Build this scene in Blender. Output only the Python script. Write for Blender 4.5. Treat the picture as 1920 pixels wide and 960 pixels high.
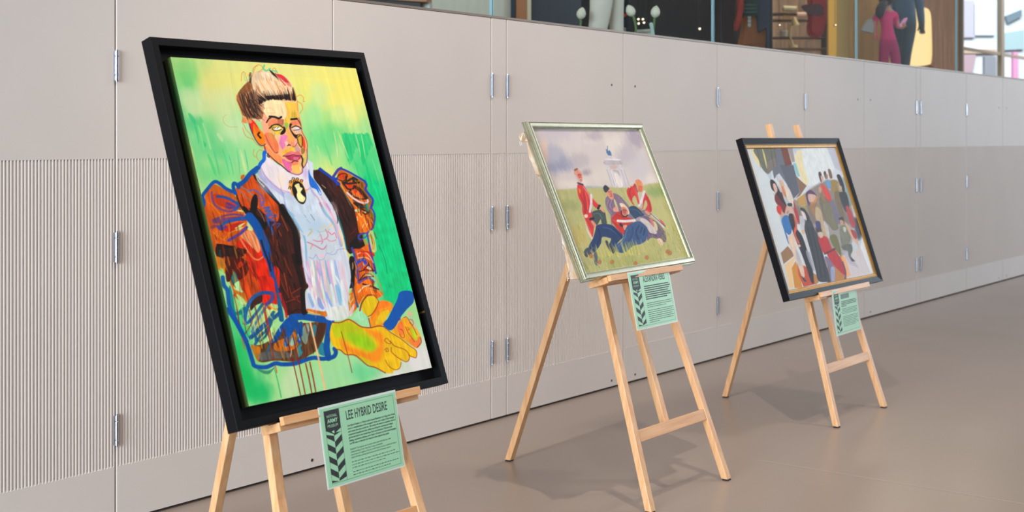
import bpy, bmesh, math, random
import numpy as np
from mathutils import Vector

for o in list(bpy.data.objects):
    bpy.data.objects.remove(o)
scene = bpy.context.scene
COL = scene.collection

# ------------------------------------------------------------------ camera
FPX, CX, HY, VPX, CAMH = 2500.0, 960.0, 260.0, 2855.0, 1.3      # in a 1920 x 960 frame
ANG = math.atan((VPX - CX) / FPX)                                # wall direction against the view axis
cam_data = bpy.data.cameras.new('camera')
cam = bpy.data.objects.new('camera', cam_data)
COL.objects.link(cam)
cam.location = (0, 0, CAMH)
cam.rotation_euler = (math.pi / 2, 0, ANG - math.pi / 2)
cam_data.sensor_width = 36.0
cam_data.lens = 36.0 * FPX / 1920.0
cam_data.shift_y = -(480.0 - HY) / 1920.0
cam_data.clip_end = 200
cam_data.dof.use_dof = True
cam_data.dof.focus_distance = 4.4
cam_data.dof.aperture_fstop = 5.0
scene.camera = cam

# ------------------------------------------------------------------ light
scene.view_settings.view_transform = 'Standard'
scene.view_settings.look = 'None'
scene.view_settings.exposure = -0.06
scene.view_settings.gamma = 1.0
scene.view_settings.use_curve_mapping = False

world = bpy.data.worlds.new('hall_daylight')
scene.world = world
world.use_nodes = True
bg = world.node_tree.nodes['Background']
bg.inputs['Color'].default_value = (0.90, 0.94, 1.0, 1)
bg.inputs['Strength'].default_value = 0.2


def area_light(name, loc, target, sx, sy, power, col):
    d = bpy.data.lights.new(name, 'AREA')
    d.shape = 'RECTANGLE'
    d.size, d.size_y = sx, sy
    d.energy = power
    d.color = col
    o = bpy.data.objects.new(name, d)
    COL.objects.link(o)
    o.location = loc
    o.rotation_euler = (Vector(target) - Vector(loc)).to_track_quat('-Z', 'Y').to_euler()
    return o


def spot_light(name, loc, target, power, col, angle, radius, blend=0.6):
    d = bpy.data.lights.new(name, 'SPOT')
    d.energy = power
    d.color = col
    d.spot_size = math.radians(angle)
    d.spot_blend = blend
    d.shadow_soft_size = radius
    o = bpy.data.objects.new(name, d)
    COL.objects.link(o)
    o.location = loc
    o.rotation_euler = (Vector(target) - Vector(loc)).to_track_quat('-Z', 'Y').to_euler()
    return o


# tall entrance glazing at the near end of the hall, glazing at the far end, overhead hall lighting
area_light('entrance_window_light', (-8.0, 0.3, 2.4), (4.0, 2.9, 0.9), 5.6, 4.4, 2150, (0.82, 0.92, 1.0))
area_light('end_window_light', (21.0, -3.0, 3.2), (11.0, 3.4, 0.6), 6.0, 5.0, 640, (0.74, 0.87, 1.0))
area_light('ceiling_light_bank', (5.0, -1.0, 6.5), (5.0, 3.0, 0.0), 12.0, 3.0, 120, (1.0, 0.85, 0.72))
area_light('far_ceiling_light_bank', (14.5, -0.5, 6.5), (14.0, 2.0, 0.0), 8.0, 4.0, 240, (0.88, 0.94, 1.0))  # unseen fill added to brighten the far floor
spot_light('track_spot_middle', (3.25, 1.9, 4.5), (4.4, 2.6, 0.4), 265, (1.0, 0.86, 0.74), 78, 0.03)
spot_light('track_spot_near', (1.3, 1.5, 4.5), (2.6, 2.6, 0.9), 100, (1.0, 0.90, 0.80), 70, 0.05)
spot_light('track_spot_far', (6.4, 1.2, 4.8), (6.8, 2.4, 0.4), 190, (1.0, 0.88, 0.76), 84, 0.2)

# ------------------------------------------------------------------ projection used to turn photo pixels into directions
_F = np.array([math.cos(ANG), math.sin(ANG), 0.0])
_R = np.array([math.sin(ANG), -math.cos(ANG), 0.0])
_C = np.array([0, 0, CAMH])


def ray(x, y):
    return _F + (x - CX) / FPX * _R + np.array([0, 0, -(y - HY) / FPX])


def at_y(x, y, Y):
    """point seen at photo pixel (x, y) on the vertical plane at depth Y"""
    d = ray(x, y)
    return _C + d * Y / d[1]


def px_of(P):
    v = P - _C
    z = v @ _F
    return CX + FPX * (v @ _R) / z, HY - FPX * v[..., 2] / z


# ------------------------------------------------------------------ helpers
def lin(c):
    return tuple((x / 12.92 if x <= 0.04045 else ((x + 0.055) / 1.055) ** 2.4) for x in (v / 255.0 for v in c))


def material(name, rgb, rough=0.5, metallic=0.0, noise=0.0, nscale=20.0, bump=0.0, bscale=None, spec=0.5, stretch=None,
             rgb2=None, coat=0.0):
    """procedural Principled material; rgb in sRGB 0..255"""
    m = bpy.data.materials.new(name)
    m.use_nodes = True
    nt = m.node_tree
    b = nt.nodes['Principled BSDF']
    c = lin(rgb)
    b.inputs['Base Color'].default_value = (*c, 1)
    b.inputs['Roughness'].default_value = rough
    b.inputs['Metallic'].default_value = metallic
    b.inputs['Specular IOR Level'].default_value = spec
    b.inputs['Coat Weight'].default_value = coat
    if noise or bump:
        tc = nt.nodes.new('ShaderNodeTexCoord')
        mp = nt.nodes.new('ShaderNodeMapping')
        if stretch:
            mp.inputs['Scale'].default_value = stretch
        nt.links.new(tc.outputs['Object'], mp.inputs['Vector'])
        nz = nt.nodes.new('ShaderNodeTexNoise')
        nz.inputs['Scale'].default_value = nscale
        nz.inputs['Detail'].default_value = 4
        nt.links.new(mp.outputs['Vector'], nz.inputs['Vector'])
        if noise:
            mx = nt.nodes.new('ShaderNodeMix')
            mx.data_type = 'RGBA'
            c2 = lin(rgb2) if rgb2 else tuple(v * (1 - noise) for v in c)
            mx.inputs['A'].default_value = (*c2, 1)
            mx.inputs['B'].default_value = (*c, 1)
            rp = nt.nodes.new('ShaderNodeMapRange')
            rp.inputs['From Min'].default_value = 0.35
            rp.inputs['From Max'].default_value = 0.65
            nt.links.new(nz.outputs['Fac'], rp.inputs['Value'])
            nt.links.new(rp.outputs['Result'], mx.inputs['Factor'])
            nt.links.new(mx.outputs['Result'], b.inputs['Base Color'])
        if bump:
            n2 = nz
            if bscale:
                n2 = nt.nodes.new('ShaderNodeTexNoise')
                n2.inputs['Scale'].default_value = bscale
                n2.inputs['Detail'].default_value = 3
                nt.links.new(mp.outputs['Vector'], n2.inputs['Vector'])
            bp = nt.nodes.new('ShaderNodeBump')
            bp.inputs['Strength'].default_value = bump
            bp.inputs['Distance'].default_value = 0.002
            nt.links.new(n2.outputs['Fac'], bp.inputs['Height'])
            nt.links.new(bp.outputs['Normal'], b.inputs['Normal'])
    return m


def wood(name, rgb, rgb2, direction='z', rough=0.5):
    s = {'z': (30, 30, 2.0), 'x': (2.0, 30, 30)}[direction]
    m = material(name, rgb, rough, noise=1, nscale=2.2, stretch=s, rgb2=rgb2, bump=0.08)
    return m


def emitter(name, rgb, strength):
    m = bpy.data.materials.new(name)
    m.use_nodes = True
    nt = m.node_tree
    nt.nodes.clear()
    e = nt.nodes.new('ShaderNodeEmission')
    e.inputs['Color'].default_value = (*lin(rgb), 1)
    e.inputs['Strength'].default_value = strength
    o = nt.nodes.new('ShaderNodeOutputMaterial')
    nt.links.new(e.outputs[0], o.inputs['Surface'])
    return m


def tag(o, label=None, cat=None, group=None, kind=None):
    if label:
        o['label'] = label
    if cat:
        o['category'] = cat
    if group:
        o['group'] = group
    if kind:
        o['kind'] = kind
    return o


def link(name, me, mat=None, parent=None, local=False):
    """mesh data in world coordinates unless local; parent is an Empty without rotation or a mesh at the origin"""
    o = bpy.data.objects.new(name, me)
    COL.objects.link(o)
    if mat is not None and len(me.materials) == 0:
        for m in (mat if isinstance(mat, (list, tuple)) else [mat]):
            me.materials.append(m)
    if parent is not None:
        o.parent = parent
        if not local:
            p, off = parent, Vector((0, 0, 0))
            while p is not None:
                off += p.location
                p = p.parent
            o.location = -off
    return o


def mesh(name, verts, faces, mat=None, parent=None, smooth=False, local=False, mats=None):
    me = bpy.data.meshes.new(name)
    me.from_pydata([tuple(map(float, v)) for v in verts], [], faces)
    o = link(name, me, mat, parent, local)
    if smooth:
        me.polygons.foreach_set('use_smooth', [True] * len(me.polygons))
    if mats:
        me.polygons.foreach_set('material_index', mats)
    me.update()
    return o


def bm_obj(name, bm, mat=None, parent=None, smooth=False, local=False):
    bmesh.ops.recalc_face_normals(bm, faces=bm.faces)
    me = bpy.data.meshes.new(name)
    bm.to_mesh(me)
    bm.free()
    if smooth:
        me.polygons.foreach_set('use_smooth', [True] * len(me.polygons))
    return link(name, me, mat, parent, local)


def frame_box(bm, O, u, v, n, u0, u1, v0, v1, n0, n1, bevel=0.0):
    """box in the frame (O; u, v, n)"""
    O, u, v, n = (np.array(q, float) for q in (O, u, v, n))
    vs = [bm.verts.new(tuple(O + u * a + v * b + n * c)) for c in (n0, n1) for b in (v0, v1) for a in (u0, u1)]
    fs = [(0, 1, 3, 2), (4, 6, 7, 5), (0, 4, 5, 1), (2, 3, 7, 6), (0, 2, 6, 4), (1, 5, 7, 3)]
    new = [bm.faces.new([vs[i] for i in f]) for f in fs]
    bmesh.ops.recalc_face_normals(bm, faces=new)
    if bevel:
        es = list({e for f in new for e in f.edges})
        bmesh.ops.bevel(bm, geom=es, offset=bevel, segments=2, affect='EDGES', profile=0.6)
    return vs


EX, EY, EZ = (1, 0, 0), (0, 1, 0), (0, 0, 1)


def boxo(name, x0, x1, y0, y1, z0, z1, mat, parent=None, bevel=0.0, local=False):
    bm = bmesh.new()
    frame_box(bm, (0, 0, 0), EX, EY, EZ, x0, x1, y0, y1, z0, z1, bevel)
    return bm_obj(name, bm, mat, parent, local=local)


def beam(bm, A, B, w_dir, w, d, bevel=0.002, flat0=None, flat1=None):
    """square bar from A to B: width w along w_dir, depth d across; flat0/flat1 cut the ends level at that z"""
    A, B, wd = np.array(A, float), np.array(B, float), np.array(w_dir, float)
    t = (B - A) / np.linalg.norm(B - A)
    wd = wd - t * (wd @ t)
    wd /= np.linalg.norm(wd)
    dd = np.cross(t, wd)
    vs = []
    for P, fz in ((A, flat0), (B, flat1)):
        for a, c in ((-1, -1), (1, -1), (1, 1), (-1, 1)):
            q = P + wd * a * w / 2 + dd * c * d / 2
            if fz is not None:
                q = q + t * (fz - q[2]) / t[2]
            vs.append(bm.verts.new(tuple(q)))
    fs = [(3, 2, 1, 0), (4, 5, 6, 7)] + [(i, (i + 1) % 4, 4 + (i + 1) % 4, 4 + i) for i in range(4)]
    new = [bm.faces.new([vs[i] for i in f]) for f in fs]
    bmesh.ops.recalc_face_normals(bm, faces=new)
    if bevel:
        es = list({e for f in new for e in f.edges})
        bmesh.ops.bevel(bm, geom=es, offset=bevel, segments=2, affect='EDGES', profile=0.6)


def tube(bm, pts, radii, seg=10, cap=True):
    pts = [np.array(p, float) for p in pts]
    if not isinstance(radii, (list, tuple)):
        radii = [radii] * len(pts)
    rings = []
    ref = np.array([0.31, 0.57, 0.76])
    for i, p in enumerate(pts):
        t = pts[min(i + 1, len(pts) - 1)] - pts[max(i - 1, 0)]
        t = t / (np.linalg.norm(t) + 1e-12)
        a = np.cross(t, ref)
        if np.linalg.norm(a) < 0.1:
            a = np.cross(t, [1, 0, 0])
        a /= np.linalg.norm(a)
        b = np.cross(t, a)
        rings.append([bm.verts.new(tuple(p + radii[i] * (a * math.cos(k * 2 * math.pi / seg) + b * math.sin(k * 2 * math.pi / seg))))
                      for k in range(seg)])
    for r0, r1 in zip(rings, rings[1:]):
        for k in range(seg):
            bm.faces.new((r0[k], r0[(k + 1) % seg], r1[(k + 1) % seg], r1[k]))
    if cap:
        bm.faces.new(rings[0][::-1])
        bm.faces.new(rings[-1])


def empty(name, loc):
    o = bpy.data.objects.new(name, None)
    COL.objects.link(o)
    o.location = loc
    o.empty_display_size = 0.1
    return o


random.seed(4)
rng = np.random.default_rng(7)

# ------------------------------------------------------------------ shared materials
M_WALL = material('wall_paint', (206, 197, 191), 0.55, spec=0.3, noise=0.03, nscale=3, bump=0.02, bscale=180)
M_GAP = material('dark_gap', (26, 24, 24), 0.8)
M_CHROME = material('brushed_steel', (172, 178, 188), 0.3, metallic=1.0)
M_HOLE = material('screw_socket', (40, 42, 46), 0.5)
M_BEECH = wood('beech', (224, 178, 132), (211, 157, 108), 'z', 0.42)
M_BEECH_X = wood('beech_crosswise', (222, 173, 124), (207, 151, 100), 'x', 0.42)
M_RUBBER = material('black_rubber', (25, 25, 26), 0.7)
M_BLACK = material('black_frame_paint', (15, 15, 18), 0.42, noise=0.1, nscale=40, spec=0.14)
# ------------------------------------------------------------------ floor
def floor_material():
    m = bpy.data.materials.new('resin_floor')
    m.use_nodes = True
    nt = m.node_tree
    b = nt.nodes['Principled BSDF']
    tc = nt.nodes.new('ShaderNodeTexCoord')
    n1 = nt.nodes.new('ShaderNodeTexNoise')
    n1.inputs['Scale'].default_value = 0.7
    n1.inputs['Detail'].default_value = 3
    nt.links.new(tc.outputs['Object'], n1.inputs['Vector'])
    mx = nt.nodes.new('ShaderNodeMix')
    mx.data_type = 'RGBA'
    mx.inputs['A'].default_value = (*lin((150, 134, 124)), 1)
    mx.inputs['B'].default_value = (*lin((156, 141, 130)), 1)
    nt.links.new(n1.outputs['Fac'], mx.inputs['Factor'])
    n2 = nt.nodes.new('ShaderNodeTexNoise')
    n2.inputs['Scale'].default_value = 260
    n2.inputs['Detail'].default_value = 2
    nt.links.new(tc.outputs['Object'], n2.inputs['Vector'])
    m2 = nt.nodes.new('ShaderNodeMix')
    m2.data_type = 'RGBA'
    m2.blend_type = 'OVERLAY'
    m2.inputs['Factor'].default_value = 0.06
    nt.links.new(mx.outputs['Result'], m2.inputs['A'])
    nt.links.new(n2.outputs['Color'], m2.inputs['B'])
    nt.links.new(m2.outputs['Result'], b.inputs['Base Color'])
    n3 = nt.nodes.new('ShaderNodeTexNoise')
    n3.inputs['Scale'].default_value = 1.6
    nt.links.new(tc.outputs['Object'], n3.inputs['Vector'])
    mr = nt.nodes.new('ShaderNodeMapRange')
    mr.inputs['To Min'].default_value = 0.26
    mr.inputs['To Max'].default_value = 0.36
    nt.links.new(n3.outputs['Fac'], mr.inputs['Value'])
    nt.links.new(mr.outputs['Result'], b.inputs['Roughness'])
    b.inputs['Specular IOR Level'].default_value = 0.45
    return m


tag(mesh('floor', [(-6, -6, 0), (26, -6, 0), (26, 3.95, 0), (-6, 3.95, 0)], [(0, 1, 2, 3)], floor_material()), kind='structure')
floor_o = bpy.data.objects['floor']
# pale joint line in the resin, running from the foot of the middle easel to the right
_a, _b = ray(1420, 862), ray(1940, 948)
_a, _b = _C + _a * (-CAMH / _a[2]), _C + _b * (-CAMH / _b[2])
_a = np.array(_a); _b = np.array(_b)
_d = (_b - _a) / np.linalg.norm(_b - _a)
_n = np.array([-_d[1], _d[0], 0]) * 0.0025
_b = _b + _d * 1.5
mesh('floor_joint', [_a - _n + [0, 0, .0006], _b - _n + [0, 0, .0006], _b + _n + [0, 0, .0006], _a + _n + [0, 0, .0006]], [(0, 1, 2, 3)],
     material('pale_joint', (196, 184, 172), 0.4), floor_o)

# ------------------------------------------------------------------ panelled wall
WY = 3.781            # face of the panels
TOP = 1.855
G0, G1 = 0.195, 1.232  # grooved band
wall = boxo('wall_front', -2.5, 26.0, WY + 0.03, WY + 0.15, 0.0, 1.80, M_GAP)
tag(wall, kind='structure')
PITCH, GW, GD = 0.0124, 0.0082, 0.0044


def panel(x0, x1):
    """flat board with vertical routed flutes between G0 and G1"""
    V, Fc = [], []

    def v(x, y, z):
        V.append((x, y, z))
        return len(V) - 1
    yb = WY + 0.024
    zb = 0.011
    c0 = math.ceil((x0 + 0.006) / PITCH) * PITCH
    cs = np.arange(c0, x1 - 0.006, PITCH)
    prof = [(-0.5, 0.0), (-0.33, 0.7), (-0.1, 1.0), (0.1, 1.0), (0.33, 0.7), (0.5, 0.0)]
    # vertical columns of the grooved band
    lo_prev = hi_prev = None
    strip_lo = []
    strip_hi = []
    xs = x0
    plo, phi = v(x0, WY, G0), v(x0, WY, G1)
    strip_lo.append(plo)
    strip_hi.append(phi)
    for c in cs:
        idx = [(v(c + a * GW, WY + d * GD, G0 + (0.0015 if d > .9 else 0)), v(c + a * GW, WY + d * GD, G1 - (0.0015 if d > .9 else 0))) for a, d in prof]
        Fc.append((plo, idx[0][0], idx[0][1], phi))
        for p, q in zip(idx, idx[1:]):
            Fc.append((p[0], q[0], q[1], p[1]))
        # rounded ends of the cut
        bl = [idx[0][0], v(c - .3 * GW, WY, G0 - .0024), v(c + .3 * GW, WY, G0 - .0024), idx[-1][0]]
        Fc.append((bl[0], bl[1], idx[1][0]))
        Fc.append((bl[1], bl[2], idx[3][0], idx[2][0]))
        Fc.append((bl[1], idx[2][0], idx[1][0]))
        Fc.append((bl[2], bl[3], idx[4][0]))
        Fc.append((bl[2], idx[4][0], idx[3][0]))
        strip_lo += bl
        tl = [idx[0][1], idx[-1][1]]
        Fc.append((idx[0][1], idx[1][1], idx[2][1], idx[3][1], idx[4][1], idx[5][1]))
        strip_hi += tl
        plo, phi = idx[-1]
    elo, ehi = v(x1, WY, G0), v(x1, WY, G1)
    Fc.append((plo, elo, ehi, phi))
    strip_lo.append(elo)
    strip_hi.append(ehi)
    # plain zones
    zl = G0 - 0.006
    low = [v(V[i][0], WY, zl) for i in strip_lo]
    for i in range(len(low) - 1):
        Fc.append((low[i], low[i + 1], strip_lo[i + 1], strip_lo[i]))
    zh = G1 + 0.004
    hig = [v(V[i][0], WY, zh) for i in strip_hi]
    for i in range(len(hig) - 1):
        Fc.append((strip_hi[i], strip_hi[i + 1], hig[i + 1], hig[i]))
    b0, b1 = v(x0, WY, zb), v(x1, WY, zb)
    Fc.append(tuple([b0, b1] + low[::-1]))
    t0, t1 = v(x0, WY, TOP), v(x1, WY, TOP)
    Fc.append(tuple(hig + [t1, t0]))
    # sides, top, underside
    e = 0.0026
    B = [v(x0 - e, WY + 0.0030, zb), v(x0 - e, WY + 0.0030, TOP), v(x0 - e, yb, zb), v(x0 - e, yb, TOP)]
    left = [b0, low[0], strip_lo[0], strip_hi[0], hig[0], t0]
    Fc.append(tuple([B[0]] + left + [B[1]]))
    Fc.append((B[0], B[1], B[3], B[2]))
    B2 = [v(x1 + e, WY + 0.0030, zb), v(x1 + e, WY + 0.0030, TOP), v(x1 + e, yb, zb), v(x1 + e, yb, TOP)]
    right = [b1, low[-1], strip_lo[-1], strip_hi[-1], hig[-1], t1]
    Fc.append(tuple([B2[1]] + right[::-1] + [B2[0]]))
    Fc.append((B2[0], B2[2], B2[3], B2[1]))
    Fc.append((B[0], B[2], B2[2], B2[0], b1, b0))
    Fc.append((B[1], t0, t1, B2[1], B2[3], B[3]))
    return mesh('wall_panel', V, Fc, M_WALL, wall)


def hinge(x, zc, par):
    bm = bmesh.new()
    r = 0.0072
    yc = WY - 0.006
    for z0, z1 in ((-.051, -.032), (-.0312, .0312), (.032, .051)):
        tube(bm, [(x, yc, zc + z0), (x, yc, zc + z0 + .001), (x, yc, zc + z1 - .001), (x, yc, zc + z1)], [r * .9, r, r, r * .9], 14)
    tube(bm, [(x, yc, zc - .0545), (x, yc, zc + .0545)], r * .55, 10)
    frame_box(bm, (x, WY, zc), EX, EZ, EY, -.0085, -.002, -.05, .05, -.005, .0005)
    o = bm_obj('hinge', bm, M_CHROME, par)
    return o


def socket(x, z, par):
    bm = bmesh.new()
    tube(bm, [(x, WY - .0012, z), (x, WY + .004, z)], .0062, 14)
    bm_obj('screw', bm, M_HOLE, par)


JOINTS = [-1.33, -0.30, 0.72, 1.75, 2.776, 3.806, 4.830, 4.947, 5.962, 6.991, 8.193, 9.187, 10.224, 10.317, 11.405, 12.40, 13.45, 14.6, 15.8, 17.0]
HINGED = {2.776, 4.830, 4.947, 6.991, 8.193, 10.224, 10.317, 11.405, 0.72, 13.45}
SCREWED = {3.806, 5.962, 9.187, 12.40, 1.75}
prev = None
for a, b in zip(JOINTS, JOINTS[1:]):
    p = panel(a + 0.0048, b - 0.0048)
    if a in HINGED:
        for zc in (1.546, 0.934, 0.317):
            hinge(a, zc, p)
    if a in SCREWED:
        for z in (1.58, 0.040):
            socket(a + 0.115, z, p)
            if prev is not None:
                socket(a - 0.115, z, prev)
    prev = p

trim = boxo('trim_1', -1.33, 17.0, WY - 0.002, WY + 0.14, TOP + 0.002, TOP + 0.012, material('bronze_channel', (128, 112, 98), 0.4, metallic=0.3))
tag(trim, kind='structure')
# ------------------------------------------------------------------ easels (built in local coordinates, foot line at the origin)
EU = np.array([1.0, 0, 0])


class Easel:
    def __init__(self, loc, lean, height, rear, ledge_v, ledge_u, lip_n, lip_v, label):
        t = math.radians(lean)
        EV = np.array([0, math.sin(t), math.cos(t)])
        EN = np.array([0, -math.cos(t), math.sin(t)])
        self.V, self.N = EV, EN
        self.loc = np.array([loc[0], loc[1], 0.0])
        self.lip_n = lip_n

        def ep(u, v, n=0.0):
            return EU * u + EV * v + EN * n
        self.ep = ep
        e = self.obj = empty('display_easel', (loc[0], loc[1], 0))
        tag(e, label, 'easel', 'wooden display easels')
        O = (0, 0, 0)

        def part(name, mat, build, parent=e):
            bm = bmesh.new()
            build(bm)
            return bm_obj(name, bm, mat, parent, local=True)
        k = 0.13 / 1.425
        for s in (-1, 1):
            part('front_leg', M_BEECH, lambda bm: beam(bm, ep(s * 0.278, 0, -0.002), ep(s * (0.278 - k * height), height, -0.002), (1, 0, 0), 0.030, 0.026, 0.0025, flat0=0.006))
            part('foot_pad', M_RUBBER, lambda bm: beam(bm, ep(s * 0.278, 0, -0.002), ep(s * 0.2775, 0.006, -0.002), (1, 0, 0), 0.026, 0.022, 0, flat0=0.0, flat1=0.0065))
        part('crossbar', M_BEECH_X, lambda bm: frame_box(bm, O, EU, EV, EN, -0.239, 0.239, 0.238, 0.280, -0.010, 0.008, 0.002))
        part('centre_post', M_BEECH, lambda bm: beam(bm, ep(0, 0.250, -0.026), ep(0, 1.21, -0.026), (1, 0, 0), 0.030, 0.026, 0.0025))
        part('top_rail', M_BEECH_X, lambda bm: frame_box(bm, O, EU, EV, EN, -0.178, 0.178, 1.17, 1.21, -0.036, -0.016, 0.002))
        top, foot = ep(0, 1.19, -0.055), np.array([rear[0], rear[1], 0.0])
        part('rear_leg', M_BEECH, lambda bm: beam(bm, foot, top, (1, 0, 0), 0.030, 0.026, 0.0025, flat0=0.006))
        part('foot_pad', M_RUBBER, lambda bm: beam(bm, foot, foot + (top - foot) * 0.006, (1, 0, 0), 0.026, 0.022, 0, flat0=0.0, flat1=0.0065))
        u0, u1 = ledge_u
        sh = part('ledge', M_BEECH_X, lambda bm: frame_box(bm, O, EU, EV, EN, u0, u1, ledge_v - 0.022, ledge_v, 0.0115, lip_n, 0.0015))
        part('lip', M_BEECH_X, lambda bm: frame_box(bm, O, EU, EV, EN, u0 + .004, u1, lip_v[0], lip_v[1], lip_n, lip_n + 0.014, 0.0015), sh)


easel1 = Easel((2.585, 2.402), 17.0, 1.40, (0.03, 0.735), 0.5865, (-0.265, 0.262), 0.082, (0.577, 0.599),
               'beech easel holding the painting in the deep plain black frame')
easel2 = Easel((4.262, 2.413), 18.2, 1.13, (0.02, 0.847), 0.8225, (-0.305, 0.205), 0.094, (0.804, 0.826),
               'beech easel holding the painting in the thin silver frame')
easel3 = Easel((5.945, 2.458), 16.3, 1.425, (0.043, 0.735), 0.5925, (-0.285, 0.275), 0.082, (0.578, 0.602),
               'beech easel with two post tops showing above the black and gold frame')
# ------------------------------------------------------------------ paint engine: flat pictures coloured vertex by vertex on a fine grid
def vnoise(x, y, seed=0):
    """smooth value noise in 0..1"""
    xi, yi = np.floor(x).astype(np.int64), np.floor(y).astype(np.int64)
    xf, yf = x - xi, y - yi
    xf, yf = xf * xf * (3 - 2 * xf), yf * yf * (3 - 2 * yf)

    def h(a, b):
        n = (a * 374761393 + b * 668265263 + seed * 974634777) & 0xffffffff
        n = ((n ^ (n >> 13)) * 1274126177) & 0xffffffff
        return ((n ^ (n >> 16)) & 0xffff) / 65535.0
    return (h(xi, yi) * (1 - xf) + h(xi + 1, yi) * xf) * (1 - yf) + (h(xi, yi + 1) * (1 - xf) + h(xi + 1, yi + 1) * xf) * yf


def spline(pts, closed=False, k=6):
    p = np.array(pts, float)
    if len(p) < 3:
        return p
    if closed:
        p = np.vstack([p[-1], p, p[0], p[1]])
    else:
        p = np.vstack([2 * p[0] - p[1], p, 2 * p[-1] - p[-2]])
    out = []
    for i in range(1, len(p) - 2):
        a, b, c, d = p[i - 1], p[i], p[i + 1], p[i + 2]
        for t in np.arange(k) / k:
            out.append(0.5 * (2 * b + (c - a) * t + (2 * a - 5 * b + 4 * c - d) * t * t + (3 * b - a - 3 * c + d) * t ** 3))
    if not closed:
        out.append(p[-2])
    return np.array(out)


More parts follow.
